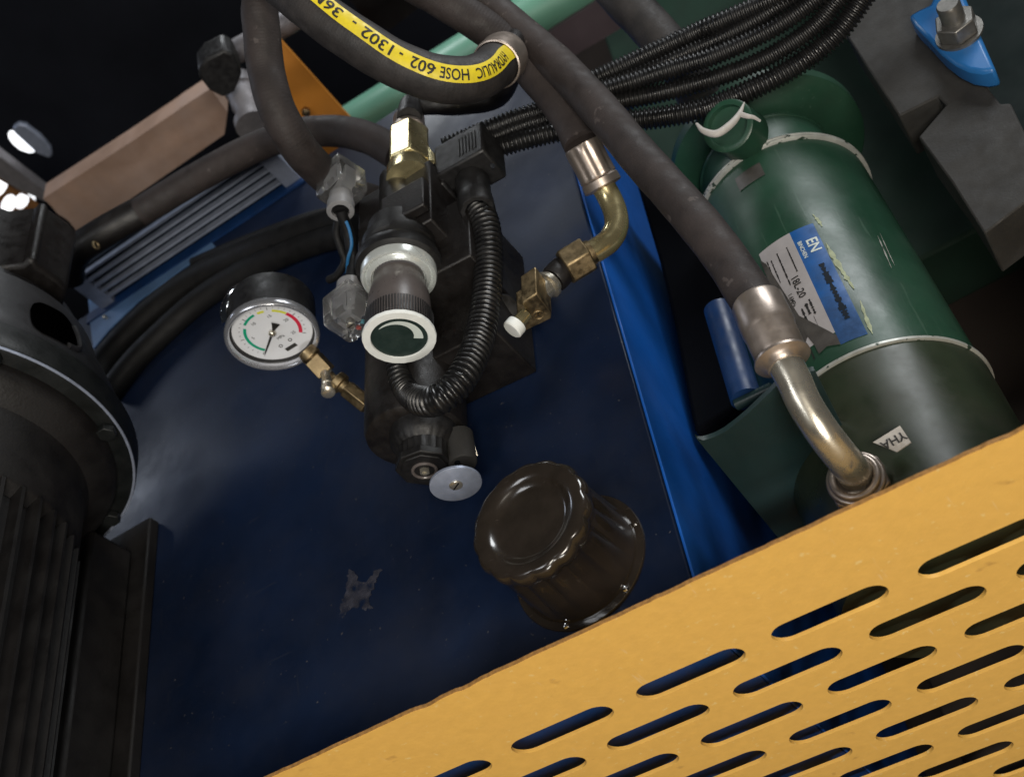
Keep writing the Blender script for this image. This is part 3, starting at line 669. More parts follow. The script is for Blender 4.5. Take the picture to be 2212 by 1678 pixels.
MB().tube(catmull([c1_-Tc*.1, P(1318, 430, d=.914), P(1330, 462, d=.91), P(1331, 492, d=.905), P(1318, 518, d=.90), P(1297, 535, d=.896), P(1262, 556, d=.893)], 8), .0092, 28).build('bent_tube', m_brass, h3)
n0 = P(1270, 549, d=.893); n1 = P(1215, 582, d=.892); Mn = frame(n0, n1-n0, Z)
MB().ngon(Mn, 6, .0150, 0, .020, .2).build('hex_nut', m_brassd, h3, bevel=.0012)
MB().lathe(Mn, [(.0095, -.004), (.0105, .001), (.0105, .018)], 24).build('nut_shoulder', m_brassd, h3)
# dot
i = min(range(len(path3)), key=lambda i: (path3[i]-P(1150, 147, d=.95)).length)
q = path3[i]; n_ = (CP-q).normalized(); q2 = P(1162, 147, d=(q-CP).dot(FWD)-.0150)
T3 = (path3[i+1]-path3[i-1]).normalized(); rad_ = (q2-q); rad_ = (rad_-T3*rad_.dot(T3)).normalized()
MB().lathe(frame(q+rad_*.0132, rad_), [(.0026, 0), (.0024, .0006)], 20).build('paint_dot', mat('blue_dot', (.12, .22, .5), .5), h3)
# H4
p4 = [P(560, -330, d=.98), P(740, -205, d=.97), P(880, -108, d=.965), P(985, -35, d=.965), P(1060, 20, d=.96), P(1113, 62, d=.955), P(1163, 104, d=.945), P(1212, 148, d=.93), P(1266, 204, d=.91), P(1319, 264, d=.885), P(1380, 337, d=.855), P(1451, 416, d=.825), P(1516, 491, d=.80), P(1570, 561, d=.78), P(1610, 622, d=.762), P(1640, 668, d=.748)]
h4 = thing('suction_hose', p4[8], 'long thick hose running diagonally to a plain collar and bent pipe over the green cylinder', 'hose')
def r4(t): return .0150
hose('hose_rubber', p4, .0144, m_rubber2, '', parent=h4)
a0 = P(1636, 655, d=.748); a1 = P(1690, 775, d=.722); Ta = a1-a0; La = Ta.length
MB().lathe(frame(a0, Ta), [(.0156, -.001), (.0166, .001), (.0168, La*.45), (.0163, La*.52), (.0160, La*.54), (.0158, La*.9), (.0140, La)], 56).build('crimp_collar', m_dsteel, h4)
MB().lathe(frame(a1, Ta), [(.0115, -.002), (.0172, -.001), (.0174, .0008), (.0150, .002), (.0125, .0035), (.0110, .006)], 56).build('collar_ring', m_dsteel, h4)
MB().tube(catmull([a1, P(1712, 815, d=.716), P(1738, 872, d=.710), P(1776, 932, d=.706), P(1817, 985, d=.708), P(1838, 1010, d=.716), P(1852, 1032, d=.728)], 8), [.0108-.0006*math.sin(i/48*3.1) for i in range(49)], 32).build('bent_pipe', m_steel, h4)
n0 = P(1846, 1030, d=.722); Mn = frame(n0, P(1875, 1075, d=.745)-n0)
MB().torus(Mn, .0135, .0024, 48, 12).torus(Mn @ Matrix.Translation((0, 0, .003)), .0160, .0022, 48, 12).build('seal_ring', m_dsteel, h4)
MB().ngon(Mn, 6, .0200, .005, .022, .5).build('hex_nut', m_dsteel, h4, bevel=.0016)
# H5
hose('rubber_hose', [P(1240, -130, d=1.08), P(1335, -15, d=1.05), P(1392, 45, d=1.04), P(1448, 110, d=1.03), P(1500, 190, d=1.03), P(1540, 300, d=1.05)], .0185, m_rubber, 'black hose coming in at the top edge and passing behind the bundle of ribbed conduits')
# H6 long rear hose
p6 = [P(150, 600, y=.985), P(152, 570, y=.985), P(172, 537, y=.985), P(225, 502, y=.99), P(300, 460, y=1.0), P(430, 382, y=1.01), P(550, 320, y=1.01), P(640, 290, y=.99), P(730, 284, y=.97), P(800, 300, y=.94), P(860, 335, y=.91)]
h6 = thing('rear_hose', p6[5], 'long dark hose lying along the top of the finned cooler, bending down at its left', 'hose')
hose('hose_rubber', p6[3:], .0150, m_rubber2, '', parent=h6)
MB().tube(catmull(p6[:5], 8), .0158, 28).build('end_elbow', m_blk2, h6)
q = P(208, 530, y=.965); MB().torus(frame(q, X), .004, .0012, 20, 6).build('clip', m_brassd, h6)
# conduits bundle
CDS = [
 ([(1760, -40), (1690, -10), (1620, 20), (1550, 50), (1490, 76), (1388, 123), (1300, 165), (1200, 210)], .0056, 'top strand of the ribbed conduit bundle'),
 ([(1810, -60), (1720, -10), (1640, 40), (1570, 76), (1490, 112), (1400, 150), (1300, 186), (1190, 225)], .0052, 'second strand from the top of the ribbed conduit bundle'),
 ([(1850, -70), (1760, 0), (1690, 50), (1615, 90), (1530, 126), (1450, 150), (1360, 180), (1270, 208), (1110, 258), (960, 318)], .0058, 'middle strand of the ribbed conduit bundle that shows again left of the hoses'),
 ([(1880, -60), (1815, -5), (1765, 52), (1700, 100), (1625, 140), (1537, 172), (1450, 196), (1370, 214), (1280, 232), (1130, 272), (960, 345)], .0058, 'fourth strand of the ribbed conduit bundle, just above the lowest one'),
 ([(1905, -60), (1862, 0), (1822, 56), (1772, 105), (1709, 149), (1631, 190), (1537, 230), (1450, 250), (1360, 262), (1250, 275), (1120, 305), (1000, 345), (920, 380)], .0066, 'lowest and thickest strand of the ribbed conduit bundle, next to the green cylinder'),
]
for k, (pp, r, lb) in enumerate(CDS):
    (a0_, b0_), (a1_, b1_) = pp[0], pp[1]; pp = [(a0_+(a0_-a1_)*2.2, b0_+(b0_-b1_)*2.2)]+list(pp)
    n_ = len(pp); ds = [.90+(.985-.90)*i/(n_-1) for i in range(n_)]
    if k in (5, 6): ds = [a+.012 for a in ds]
    pts = [P(u, v_, d=ds[i]) for i, (u, v_) in enumerate(pp)]
    o = MB().corr(pts, r*1.38, .0036, 16, 8, .2).build('ribbed_conduit', m_conduit, loc=pts[n_//2]); tag(o, lb, 'conduit', 'bundle of black ribbed conduits')
# left black cables
CB = [([(760, 470), (700, 486), (620, 515), (540, 548), (450, 590), (370, 640), (300, 700), (235, 770), (200, 830)], .0150, 'upper thick black cable running from the valve to the motor at the left', 1.0),
      ([(770, 500), (690, 520), (610, 550), (520, 592), (430, 650), (350, 720), (290, 780), (235, 850)], .0125, 'lower thick black cable running beside the first one to the motor', 1.0),
      ([(760, 455), (680, 470), (590, 500), (500, 535), (420, 570)], .0070, 'thin black cable lying on the tank above the two thick cables', 1.0)]
for pp, r, lb, _ in CB:
    pts = [P(u, v_, z=r*1.05) for u, v_ in pp]
    o = MB().tube(resample(catmull(pts, 8), .006)[0], r, 20).build('black_cable', m_wire, loc=pts[3]); tag(o, lb, 'cable', 'black cables on the tank top')

# ================================================================== BRASS ELBOW BLOCK
f = thing('brass_elbow', P(1165, 680, d=.87), 'small cast brass elbow block with a round emblem and a white capped stem', 'pipe fitting')
k6 = lambda x, y: (930+x*.3134, 283+y*.3134)
poly = [(630, 1190), (735, 1118), (835, 1250), (832, 1295), (655, 1380), (622, 1350), (598, 1298), (668, 1252)]
yb = P(1165, 670, d=.872).y
MB().prism([P(*k6(*q), y=yb) for q in poly], (.006, .020, .006)).build('elbow_block', m_brassd, f, bevel=.001)
q = P(*k6(745, 1268), y=yb); MB().torus(frame(q, -Y), .0040, .0007, 28, 8).box(frame(q, -Y, X), .005, .001, .0008).box(frame(q, -Y, X), .001, .005, .0008).build('cast_emblem', m_brassd, f)
a = P(*k6(625, 1300), d=.872); c = P(*k6(560, 1375), d=.868)
MB().lathe(frame(a, c-a), [(.0052, -.006), (.0052, .004), (.0048, .006)], 20).build('stem', m_brass, f)
MB().lathe(frame(a+(c-a)*.38, c-a), [(.0075, 0), (.0078, .001), (.0078, .0060), (.0070, .007)], 24).build('stem_cap', m_white, f)
a = P(1178, 622, d=.885); c = P(1222, 578, d=.895)
MB().lathe(frame(a, c-a), [(.0085, -.014), (.0085, .002), (.0110, .003), (.0110, .005), (.0090, .0055), (.0090, .008)], 28).build('thread_ring', m_steel, f)
MB().lathe(frame(a, c-a), [(.0100, .009), (.0108, .011), (.0108, .022), (.0095, .026), (.0095, .034)], 28).build('union_body', m_blk2, f)
a = P(1086, 668, d=.915)
o = MB().lathe(frame(a, Vector((.35, -.8, .3))), [(.0115, -.002), (.0120, .0), (.0115, .0015)], 40).build('black_disc_plug', m_black, loc=a); tag(o, 'thin black disc plug showing behind the right side of the big conduit', 'plug')

# ================================================================== GREEN CYLINDER
CX, CZ = -.0608, -.094
Mc = frame(Vector((CX, 0, CZ)), Y, X)   # z local = world y ; frame y = z cross x = Y x X = -Z
def cyl(mb, prof, seg=96, mod=None, cap=True): return mb.lathe(Mc, prof, seg, mod, cap)
gcn = thing('green_cylinder', Vector((CX, .62, CZ)), 'big glossy green filter cylinder with pale worn flange rings and a blue and white sticker', 'filter housing')
RB = .0735
def RBf(y): return .0705+(.746-y)/.228*.0045
cyl(MB(), [(RBf(.518), .518), (RBf(.6), .6), (RBf(.746), .746)]).build('barrel', m_green, gcn)
cyl(MB(), [(.0718, .7465), (.0734, .7472), (.0734, .7485), (.0720, .7492), (.0734, .7499), (.0734, .7512), (.0718, .7519)]).build('worn_flange', m_rim, gcn)
cyl(MB(), [(.0570, .752), (.0570, .800)]).build('neck', m_green, gcn)
MB().torus(Mc @ Matrix.Translation((0, 0, .8005)), .0560, .0022, 72, 8).build('weld_bead', m_green, gcn)
MB().lathe(frame(Vector((-.0550, 0, -.094)), Y, X), [(.0820, .812), (.0835, .813), (.0835, .823), (.0820, .824)], 96).build('end_flange', m_green, gcn)
cyl(MB(), [(.0770, .5140), (.0782, .5144), (.0784, .5155), (.0782, .5166), (.0770, .5172)]).build('lower_flange', m_rim, gcn)
cyl(MB(), [(.0768, .372), (.0764, .5140)]).build('lower_barrel', m_greend, gcn)
b0 = P(1572, 272, d=.93)
MB().lathe(frame(b0, P(1550, 258, d=.915)-b0), [(.021, -.03), (.021, .0), (.0195, .001), (.0165, .001), (.016, -.004)], 40).build('side_port', m_green, gcn)
# nameplate bits
def raycyl(u, v, R):
    for _k in range(5):
        th_, yy_ = raycyl0(u, v, R); R = RBf(yy_)
    return th_, yy_
def raycyl0(u, v, R):
    r = FWD+RGT*((u-1106)/2600)+DWN*((v-839)/2600)
    ox, oz = CP.x-CX, CP.z-CZ; a = r.x**2+r.z**2; b_ = 2*(ox*r.x+oz*r.z); c_ = ox*ox+oz*oz-R*R
    t_ = (-b_-math.sqrt(max(0, b_*b_-4*a*c_)))/(2*a); q = CP+r*t_
    return math.atan2(q.z-CZ, q.x-CX), q.y
def cpt(th, y, R):
    R = RBf(y)+(R-RB); return Vector((CX+R*math.cos(th), y, CZ+R*math.sin(th)))
def patch(t0, t1, y0, y1, R, name, m_, par, n=16, jag=0):
    vs = []; fs = []
    for i in range(n+1):
        for j, yy in enumerate((y0, y1)):
            tt = t0+(t1-t0)*i/n; vs.append(cpt(tt, yy, R))
    for i in range(n): fs.append((2*i, 2*i+1, 2*i+3, 2*i+2))
    return MB().add(vs, fs).build(name, m_, par)
def cpatch(pix, R, name, m_, par):
    """closed outline on the barrel, given by (theta,y) points, fan from centre"""
    cth = sum(a for a, b in pix)/len(pix); cy = sum(b for a, b in pix)/len(pix)
    vs = [cpt(cth, cy, R)]; n_ = len(pix); fs = []
    rings = 5
    for k in range(1, rings+1):
        for a, b in pix: vs.append(cpt(cth+(a-cth)*k/rings, cy+(b-cy)*k/rings, R))
    for i in range(n_): fs.append((0, 1+i, 1+(i+1) % n_))
    for k in range(rings-1):
        for i in range(n_): fs.append((1+k*n_+i, 1+(k+1)*n_+i, 1+(k+1)*n_+(i+1) % n_, 1+k*n_+(i+1) % n_))
    return MB().add(vs, fs).build(name, m_, par)
tA, yA = raycyl(1642, 555, RB); tB, yB = raycyl(1705, 503, RB); tC, yC = raycyl(1744, 483, RB); tD, yD = raycyl(1822, 702, RB)
print('sticker', tA, yA, tB, yB, tC, yC, tD, yD)
ytop = (yA+yB+yC)/3; ybot = .5185+.022
stk = thing('tmp', (0, 0, 0), 'x', 'x'); bpy.data.objects.remove(stk)
sw = patch(tA, tB, ybot, ytop, RB+.0003, 'white_sticker', m_stw, gcn)
sb = patch(tB, tC+(tC-tB)*.25, ybot-.012, ytop, RB+.0003, 'blue_sticker', m_stb, gcn)
def cyltext(txt, th, y, size, m_, par, R=RB+.0006, wid=None, name='print'):
    vs, fs = textmesh(txt, size, True, cuts=3)
    xs = [q[0] for q in vs]; s_ = 1 if not wid else wid/(max(xs)-min(xs))
    # text runs toward the viewer (-y); letter tops point to the blue side (decreasing theta)
    MB().add([cpt(th-q[1]/R, y-q[0]*s_, R) for q in vs], fs).build(name, m_, par, smooth=False)
tm = (tB+tC)/2
cyltext('EN', tB+(tC-tB)*.80, ytop-.0215, .0115, m_pale, sb, name='logo')
cyltext('BINCHEN', tB+(tC-tB)*.24, ytop-.022, .0042, m_pale, sb, name='logo_text')
dth = tA-tB
cyltext('18L-20', tB+dth*.36, ytop-.052, .0080, m_ink, sw, name='model_mark')
cyltext('1.6MPa', tB+dth*.64, ytop-.060, .0046, m_ink, sw, name='rating_mark')
def dash(fr, y0, y1, th_=.0012):
    rows = MB(); t_ = tB+dth*fr; yy = y0; a = []; b = []
    while yy > y1:
        ww = th_/RB*random.uniform(.35, 1.1); l_ = random.uniform(.0006, .0018)
        for q in (yy, yy-l_): a.append(cpt(t_-ww/2, q, RB+.0006)); b.append(cpt(t_+ww/2, q, RB+.0006))
        yy -= l_+.0001
    n = len(a); rows.add(a+b, [(i, i+1, n+i+1, n+i) for i in range(n-1)])
    rows.build('print_row', m_ink, sw, smooth=False)
def bluedash(fr, y0, y1, th_):
    rows = MB(); t_ = tB+(tC-tB)*fr; yy = y0; a = []; b = []
    while yy > y1:
        ww = th_/RB*random.uniform(.3, 1.1); l_ = random.uniform(.0008, .0022)
        for q in (yy, yy-l_): a.append(cpt(t_-ww/2, q, RB+.0006)); b.append(cpt(t_+ww/2, q, RB+.0006))
        yy -= l_+.0001
    n = len(a); rows.add(a+b, [(i, i+1, n+i+1, n+i) for i in range(n-1)]); rows.build('print_row', m_navy, sb, smooth=False)
bluedash(.75, ytop-.042, ytop-.098, .0050); dash(.36, ytop-.070, ytop-.080, .0026); dash(.86, ytop-.012, ytop-.026, .0010)
dash(.22, ytop-.012, ytop-.038, .0014); dash(.52, ytop-.012, ytop-.046, .0013); dash(.74, ytop-.014, ytop-.038, .0013)
dash(.24, ytop-.068, ytop-.083, .0022); dash(.50, ytop-.072, ytop-.108, .0018); dash(.30, ytop-.084, ytop-.108, .0003); dash(.70, ytop-.108, ytop-.116, .0018)
gr = [(tA+.01, ytop-.006), (tB+dth*.90, ytop-.014), (tB+dth*.84, ytop-.030), (tB+dth*.87, ytop-.040), (tB+dth*.70, ytop-.060), (tB+dth*.74, ytop-.070), (tB+dth*.60, ytop-.082), (tB+dth*.66, ytop-.094), (tB+dth*.56, ytop-.108), (tB+dth*.55, ytop-.116), (tB+dth*.30, ytop-.114), (tB, ytop-.118), (tB+.0, ybot-.003), (tA+.01, ybot-.003)]
cpatch(gr, RB+.0008, 'oil_stain', m_grime, gcn)
def run(pl, name='paint_run', w=.0016, m_=m_paint_run):
    a = [raycyl(u, v_, RB) for u, v_ in pl]; vs = []; fs = []
    A = catmull([Vector((t_, y_, 0)) for t_, y_ in a], 6)
    for i, q in enumerate(A):
        ww = w*random.uniform(.4, 1.3)/RB*math.sin(math.pi*(i+.6)/(len(A)+.4))
        vs += [cpt(q.x-ww, q.y, RB+.0005), cpt(q.x+ww, q.y, RB+.0005)]
    for i in range(len(A)-1): fs.append((2*i, 2*i+1, 2*i+3, 2*i+2))
    MB().add(vs, fs).build(name, m_, gcn)
run([(1755, 463), (1768, 478), (1776, 490)], w=.0014); run([(1784, 525), (1800, 555), (1822, 590), (1845, 625)], w=.0022); run([(1858, 650), (1872, 690), (1885, 722)], 'wet_streak', .0016, m_paint_run)
run([(1895, 510), (1908, 540), (1925, 580)], 'scratch', .0006, m_rim); run([(1900, 505), (1918, 545), (1932, 575)], 'scratch', .0005, m_rim)
a_ = raycyl(1628, 372, RB); b_ = raycyl(1612, 385, RB)
patch(a_[0]-.10, b_[0]+.12, a_[1]-.010, a_[1]+.006, RB+.0006, 'cast_tag', m_grime, gcn)
# paper tag
tg = [P(1886, 955, d=.722), P(1944, 919, d=.722), P(1968, 955, d=.716), P(1937, 976, d=.716), (P(1912, 965, d=.718))]
pt = MB().prism(tg, (0, 0, -.0008)).build('paper_tag', m_tie, loc=tg[0]); tag(pt, 'torn white paper tag printed YHA on the green cylinder by the bent pipe', 'tag')
vs, fs = textmesh('YHA', .0078, True)
o_ = P(1930, 952, d=.7180); xd = (P(1918, 972, d=.7165)-P(1962, 950, d=.7165)).normalized(); nd_ = (tg[1]-tg[0]).cross(tg[2]-tg[1]).normalized()
if nd_.dot(CP-o_) < 0: nd_ = -nd_
MB().add(vs, fs, frame(o_+nd_*.0008, nd_, xd)).build('tag_print', m_ink, pt, smooth=False)
# white tape crescent
tp_ = [P(1505, 268, d=.868), P(1520, 283, d=.86), P(1549, 289, d=.856), P(1580, 268, d=.858), P(1598, 245, d=.862), P(1608, 222, d=.868)]
t_ = thing('tape_strip', tp_[2], 'torn strip of white tape wrapped round the side port of the green cylinder', 'tape')
pth = catmull(tp_, 6); MB().tube(pth, [.0006+.0023*math.sin(math.pi*min(1, (i+2)/(len(pth)+1))) for i in range(len(pth))], 10).build('tape_loop', m_tie, t_)
MB().tube(catmull([P(1598, 247, d=.862), P(1615, 252, d=.858), P(1628, 254, d=.858), P(1642, 262, d=.86)], 5), [.0022-.0012*i/15 for i in range(16)], 8).build('tape_end', m_tie, t_)
# cradle plate
pl = [(1504, 946), (1508, 951), (1520, 951), (1534, 947), (1550, 941), (1568, 931), (1592, 913), (1616, 893), (1640, 870), (1664, 847), (1690, 820), (1760, 800), (1860, 1000), (2000, 1300), (1800, 1306), (1671, 1149)]
o = MB().prism([P(u, v_, y=.470) for u, v_ in pl], (0, .0035, 0)).build('cradle_plate', m_teal, bevel=.0012, loc=P(1671, 1149, y=.47)); tag(o, 'dark teal upright plate with a hollowed top edge between the tank side and bent pipe', 'plate')
# blue pipe bits + rod
a = P(1552, 668, d=.86); c = P(1612, 862, d=.80)
o = MB().lathe(frame(a, c-a), [(.0105, 0), (.0105, (c-a).length)], 36).build('blue_pipe', m_navyb, loc=c); tag(o, 'short bright blue pipe half hidden behind the crimped collar', 'pipe')
a = P(1590, 875, d=.80); c = P(1668, 838, d=.79)
o = MB().tube([a, c], .0042, 14).build('thin_rod', m_teal, loc=a); tag(o, 'thin dark rod at the foot of the short blue pipe', 'rod')

# ================================================================== RIGHT SIDE FRAME
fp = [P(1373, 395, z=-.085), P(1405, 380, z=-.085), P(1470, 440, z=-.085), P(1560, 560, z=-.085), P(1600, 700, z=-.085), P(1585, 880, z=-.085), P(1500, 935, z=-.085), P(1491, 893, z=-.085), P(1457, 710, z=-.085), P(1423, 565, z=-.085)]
o = MB().bx(-.14, .6, .25, yb-.012 if False else .86, -.40, -.36).build('deck_plate', m_floor, bevel=.002, loc=(.2, .6, -.36)); tag(o, 'brown oily deck plate far below the green cylinder at the right edge', 'deck plate')
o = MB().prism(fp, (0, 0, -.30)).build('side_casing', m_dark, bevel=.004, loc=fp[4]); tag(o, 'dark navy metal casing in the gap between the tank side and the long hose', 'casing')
yb = P(1977, 565, z=-.26).y
o = MB().bx(-.19, .32, yb, 1.60, -.34, -.26).build('machine_bed', m_bed, bevel=.004, loc=(.05, 1.1, -.3)); tag(o, 'deep green machine bed far below the grey bar at the right', 'machine bed')
o = MB().bx(-.20, .5, .95, 1.0, -.26, -.12).build('navy_crossmember', m_navy, loc=(.1, 1.0, -.2)); bpy.data.objects.remove(o)
g4 = lambda x, y: (1537+.3133*x, .3133*y)
bar = [(900, 200), (1090, -80), (1700, -80), (1850, 540), (1990, 715), (2060, 710), (2250, 1100), (2250, 1330), (1880, 1610), (1650, 1250), (1425, 945), (1615, 725), (1560, 665), (1290, 800)]
o = MB().prism([P(*g4(*q), z=-.03) for q in bar], (0, 0, -.045)).build('grey_bar', m_grey, bevel=.0015, loc=P(2050, 350, z=-.03)); tag(o, 'dark grey steel bar with a square notch along the right side of the picture', 'bar')
# rough edge of bar
# blue bracket
br = thing('blue_bracket', P(2060, 120, z=-.02), 'bright blue rounded bracket with a hex bolt clamped on the grey bar', 'bracket')
bk = [(1961, 34), (1985, 20), (2008, 10), (2040, -60), (2062, -60), (2090, 8), (2120, 82), (2150, 150), (2122, 156), (2092, 152), (2062, 138), (2032, 115), (2000, 80), (1975, 55)]
MB().prism([P(u, v_, z=-.012) for u, v_ in bk], (0, 0, -.018)).build('bracket_plate', m_sky, br, bevel=.003)
a = P(2073, 74, z=-.012); Mq = frame(a, Z)
MB().lathe(Mq, [(.0170, 0), (.0170, .002)], 32).build('washer', m_dsteel2, br)
MB().ngon(Mq, 6, .0150, .002, .015, .2).build('hex_nut', m_dsteel2, br, bevel=.001)
MB().lathe(Mq, [(.0085, .015), (.0085, .028), (.0075, .030)], 24).build('bolt_shank', m_dsteel2, br)
o = MB().bx(.085, .5, .30, 1.7, -.16, -.12).build('outer_rail', m_rail, bevel=.002, loc=(.3, .9, -.12)); tag(o, 'dark teal rail lying beyond the grey bar in the top right corner', 'rail')

# ================================================================== BACKGROUND ITEMS
o = MB().tube([P(560, 418, y=1.36), P(763, 273, y=1.30), P(1125, 48, y=1.30), P(1420, -130, y=1.30)][1:], .0275, 48).build('mint_pipe', m_mint, loc=P(900, 180, y=1.3)); tag(o, 'fat pale green pipe crossing behind the hoses at the top', 'pipe')
q = [P(1110, 140, y=1.27), P(1200, 62, y=1.27), P(1310, -10, y=1.27), P(1380, 40, y=1.27), P(1200, 145, y=1.27)]
o = MB().prism(q, (0, .03, 0)).build('mauve_beam', m_mauve, loc=q[1]); tag(o, 'mauve grey beam under the fat pale green pipe', 'beam')
q = [P(605, 85, y=1.16), P(760, 258, y=1.16), P(800, 300, y=1.16), P(790, 318, y=1.16), P(725, 352, y=1.16), P(600, 330, y=1.16)]
op = thing('orange_plate', q[0], 'orange triangular metal plate with a bolt behind the hoses at the upper left', 'plate')
MB().prism(q, (0, .004, 0)).build('plate', m_orange, op)
a = P(661, 242, y=1.156); MB().lathe(frame(a, -Y), [(.005, -.003), (.005, .002), (.003, .003)], 6).build('bolt', m_brassd, op)
q = [P(700, 372, y=1.12), P(795, 310, y=1.12), P(805, 325, y=1.12), P(720, 385, y=1.12)]
o = MB().prism(q, (0, .02, 0)).build('blue_strip', m_blue, loc=q[0]); tag(o, 'thin blue strip under the orange triangular plate', 'strip')
q = [(94, 429), (280, 309), (386, 238), (390, 234), (456, 191), (471, 214), (492, 243), (485, 291), (330, 398), (170, 505), (150, 478), (125, 462), (112, 446)]
o = MB().prism([P(u, v_, y=1.25) for u, v_ in q], (0, .03, .0)).build('pink_board', m_card, loc=P(300, 350, y=1.25)); tag(o, 'pinkish brown board with a torn left end behind the dark rear hose', 'board')
o = MB().prism([P(u, v_, y=1.27) for u, v_ in ((720, -40), (790, 42), (842, 66), (906, 17), (870, -40))], (0, .03, 0)).build('dark_beam', m_motorb, loc=P(830, 20, y=1.27)); tag(o, 'dark brown beam end just above the yellow printed hose', 'beam')
# finned cooler
fc = thing('finned_cooler', (-.63, 1.05, 0), 'grey finned cooler grille with long parallel slots at the rear left of the tank', 'cooler')
yc = 1.055
def fx(u, v_): return P(u, v_, y=yc)
MB().bx(-.775, -.492, yc+.004, yc+.03, .0, .054).build('core', m_navy, fc)
for k in range(5):
    z0 = .050-.0098*k
    MB().bx(-.758, -.505, yc-.004, yc+.0045, z0-.0014, z0+.0014).build('fin', m_alu, fc)
MB().bx(-.507, -.486, yc-.005, yc+.004, .0, .053).build('end_plate', m_alu, fc, bevel=.001)
MB().bx(-.776, -.757, yc-.005, yc+.004, .0, .053).build('end_plate', m_alu, fc, bevel=.001)
MB().bx(-.80, -.46, yc-.012, yc+.004, .0002, .003).build('foot_rail', m_navyb, fc)
MB().prism([P(u, v_, z=.0004) for u, v_ in ((192, 628), (240, 652), (330, 592), (455, 520), (468, 535), (395, 582), (300, 652), (237, 714), (204, 754), (197, 700))], (0, 0, .0012)).build('tank_reflection', m_reflect, fc)  # thin pale sheet painting the light reflected by the tank top
# grey fitting with black knob
a = P(520, 190, y=1.18); c = P(560, 300, y=1.10)
gf = thing('grey_fitting', a, 'grey cast pipe fitting with a squarish black knob behind the left hose loop', 'pipe fitting')
MB().lathe(frame(a, c-a), [(.017, -.012), (.019, .0), (.019, .006), (.0165, .008), (.0165, .030), (.0145, .034), (.0145, .050), (.020, .052), (.020, .062)], 40).build('cast_body', m_cast, gf)
q = [(428, 150), (445, 128), (485, 108), (505, 118), (524, 160), (508, 200), (482, 212), (452, 196), (432, 170)]
MB().prism([P(u, v_, y=1.13) for u, v_ in q], (0, .028, .004)).build('black_knob', m_black, gf, bevel=.003)
MB().tube([P(500, 118, y=1.22), P(690, 10, y=1.22)], .0135, 24).build('grey_rod', m_cast, gf)
q = [P(u, v_, y=1.62) for u, v_ in ((1330, -60), (1640, -60), (1640, 60), (1560, 110), (1400, 100))]
o = MB().prism(q, (0, .02, 0)).build('blue_cabinet', mat('deep_blue_cabinet', (.004, .03, .09), .6, var=.2, scale=6), loc=q[1]); tag(o, 'deep blue cabinet side showing behind the conduit bundle at the top edge', 'cabinet')
# ---- far left daylight panel
fp_ = thing('slotted_screen', P(40, 420, y=1.60), 'orange slotted screen at the far left with white daylight behind its holes', 'screen')
hole = [(4, 395, 24, 30), (15, 441, 15, 19), (46, 434, 17, 17)]
sc_ = slots_curve('screen_sheet', [(P(u, v_, y=1.6).x, P(u, v_, y=1.6).z) for u, v_ in ((-60, 330), (60, 400), (100, 440), (60, 470), (-60, 500))],
                  [], .003, m_orange)
bpy.data.objects.remove(sc_)
cu_holes = []
def ell(u, v_, a_, b__, y, n=20):
    return [P(u+a_*math.cos(2*math.pi*i/n)+.25*b__*math.sin(2*math.pi*i/n), v_-b__*math.sin(2*math.pi*i/n), y=y) for i in range(n)]
def sheet_holes(name, outer_px, holes_px, y, thick, m_, par):
    cu = bpy.data.curves.new(name, 'CURVE'); cu.dimensions = '2D'; cu.fill_mode = 'BOTH'; cu.extrude = thick/2
    for pts in [[P(u, v_, y=y) for u, v_ in outer_px]]+holes_px:
        s = cu.splines.new('POLY'); s.points.add(len(pts)-1)
        for i, q in enumerate(pts): s.points[i].co = (q.x, q.z, 0, 1)
        s.use_cyclic_u = True
    o = bpy.data.objects.new(name, cu); COL.objects.link(o); dg = bpy.context.evaluated_depsgraph_get(); me = bpy.data.meshes.new_from_object(o.evaluated_get(dg))
    bpy.data.objects.remove(o); bpy.data.curves.remove(cu); me.materials.clear(); me.materials.append(m_)
    ob = bpy.data.objects.new(name, me); COL.objects.link(ob); ob.rotation_euler = (math.pi/2, 0, 0)
    ob.parent = par; ob.location = Vector((0, y, 0))-(par.location if par else Vector())
    return ob
sheet_holes('orange_sheet', [(-70, 360), (0, 388), (70, 428), (110, 470), (60, 520), (-70, 520)], [ell(-2, 396, 20, 30, 1.6), ell(19, 441, 15, 22, 1.6), ell(47, 434, 15, 18, 1.6)], 1.6, .003, mat('dull_orange_screen', (.20, .09, .03), .6, var=.2), fp_)
MB().prism([P(u, v_, y=1.64) for u, v_ in ((-80, 355), (5, 380), (75, 430), (75, 475), (-80, 500))], (0, .01, 0)).build('daylight_pane', m_day, fp_)
gb = MB().prism([P(u, v_, y=1.57) for u, v_ in ((-60, 285), (0, 338), (112, 424), (100, 436), (40, 410), (0, 384), (-60, 350))], (0, .02, 0)).build('grey_girder', m_cast, loc=P(0, 350, y=1.57)); tag(gb, 'sloping grey girder above the orange slotted screen at the far left', 'girder')
bl = thing('roof_opening', P(65, 310, y=1.6), 'small lens shaped opening, half white and half grey, in the dark far left', 'opening')
z1 = lambda x, y: (x*.3376, y*.3376)
MB().prism([P(*z1(*q), y=1.60) for q in ((55, 860), (70, 845), (90, 850), (150, 905), (222, 972), (190, 978), (130, 958), (85, 920), (60, 885))], (0, .004, 0)).build('daylight_pane', m_day, bl)
MB().prism([P(*z1(*q), y=1.598) for q in ((92, 852), (85, 820), (120, 795), (165, 805), (260, 875), (325, 950), (334, 1000), (315, 1012), (222, 972), (150, 905))], (0, .01, 0)).build('grey_reveal', m_alu, bl, bevel=.002)

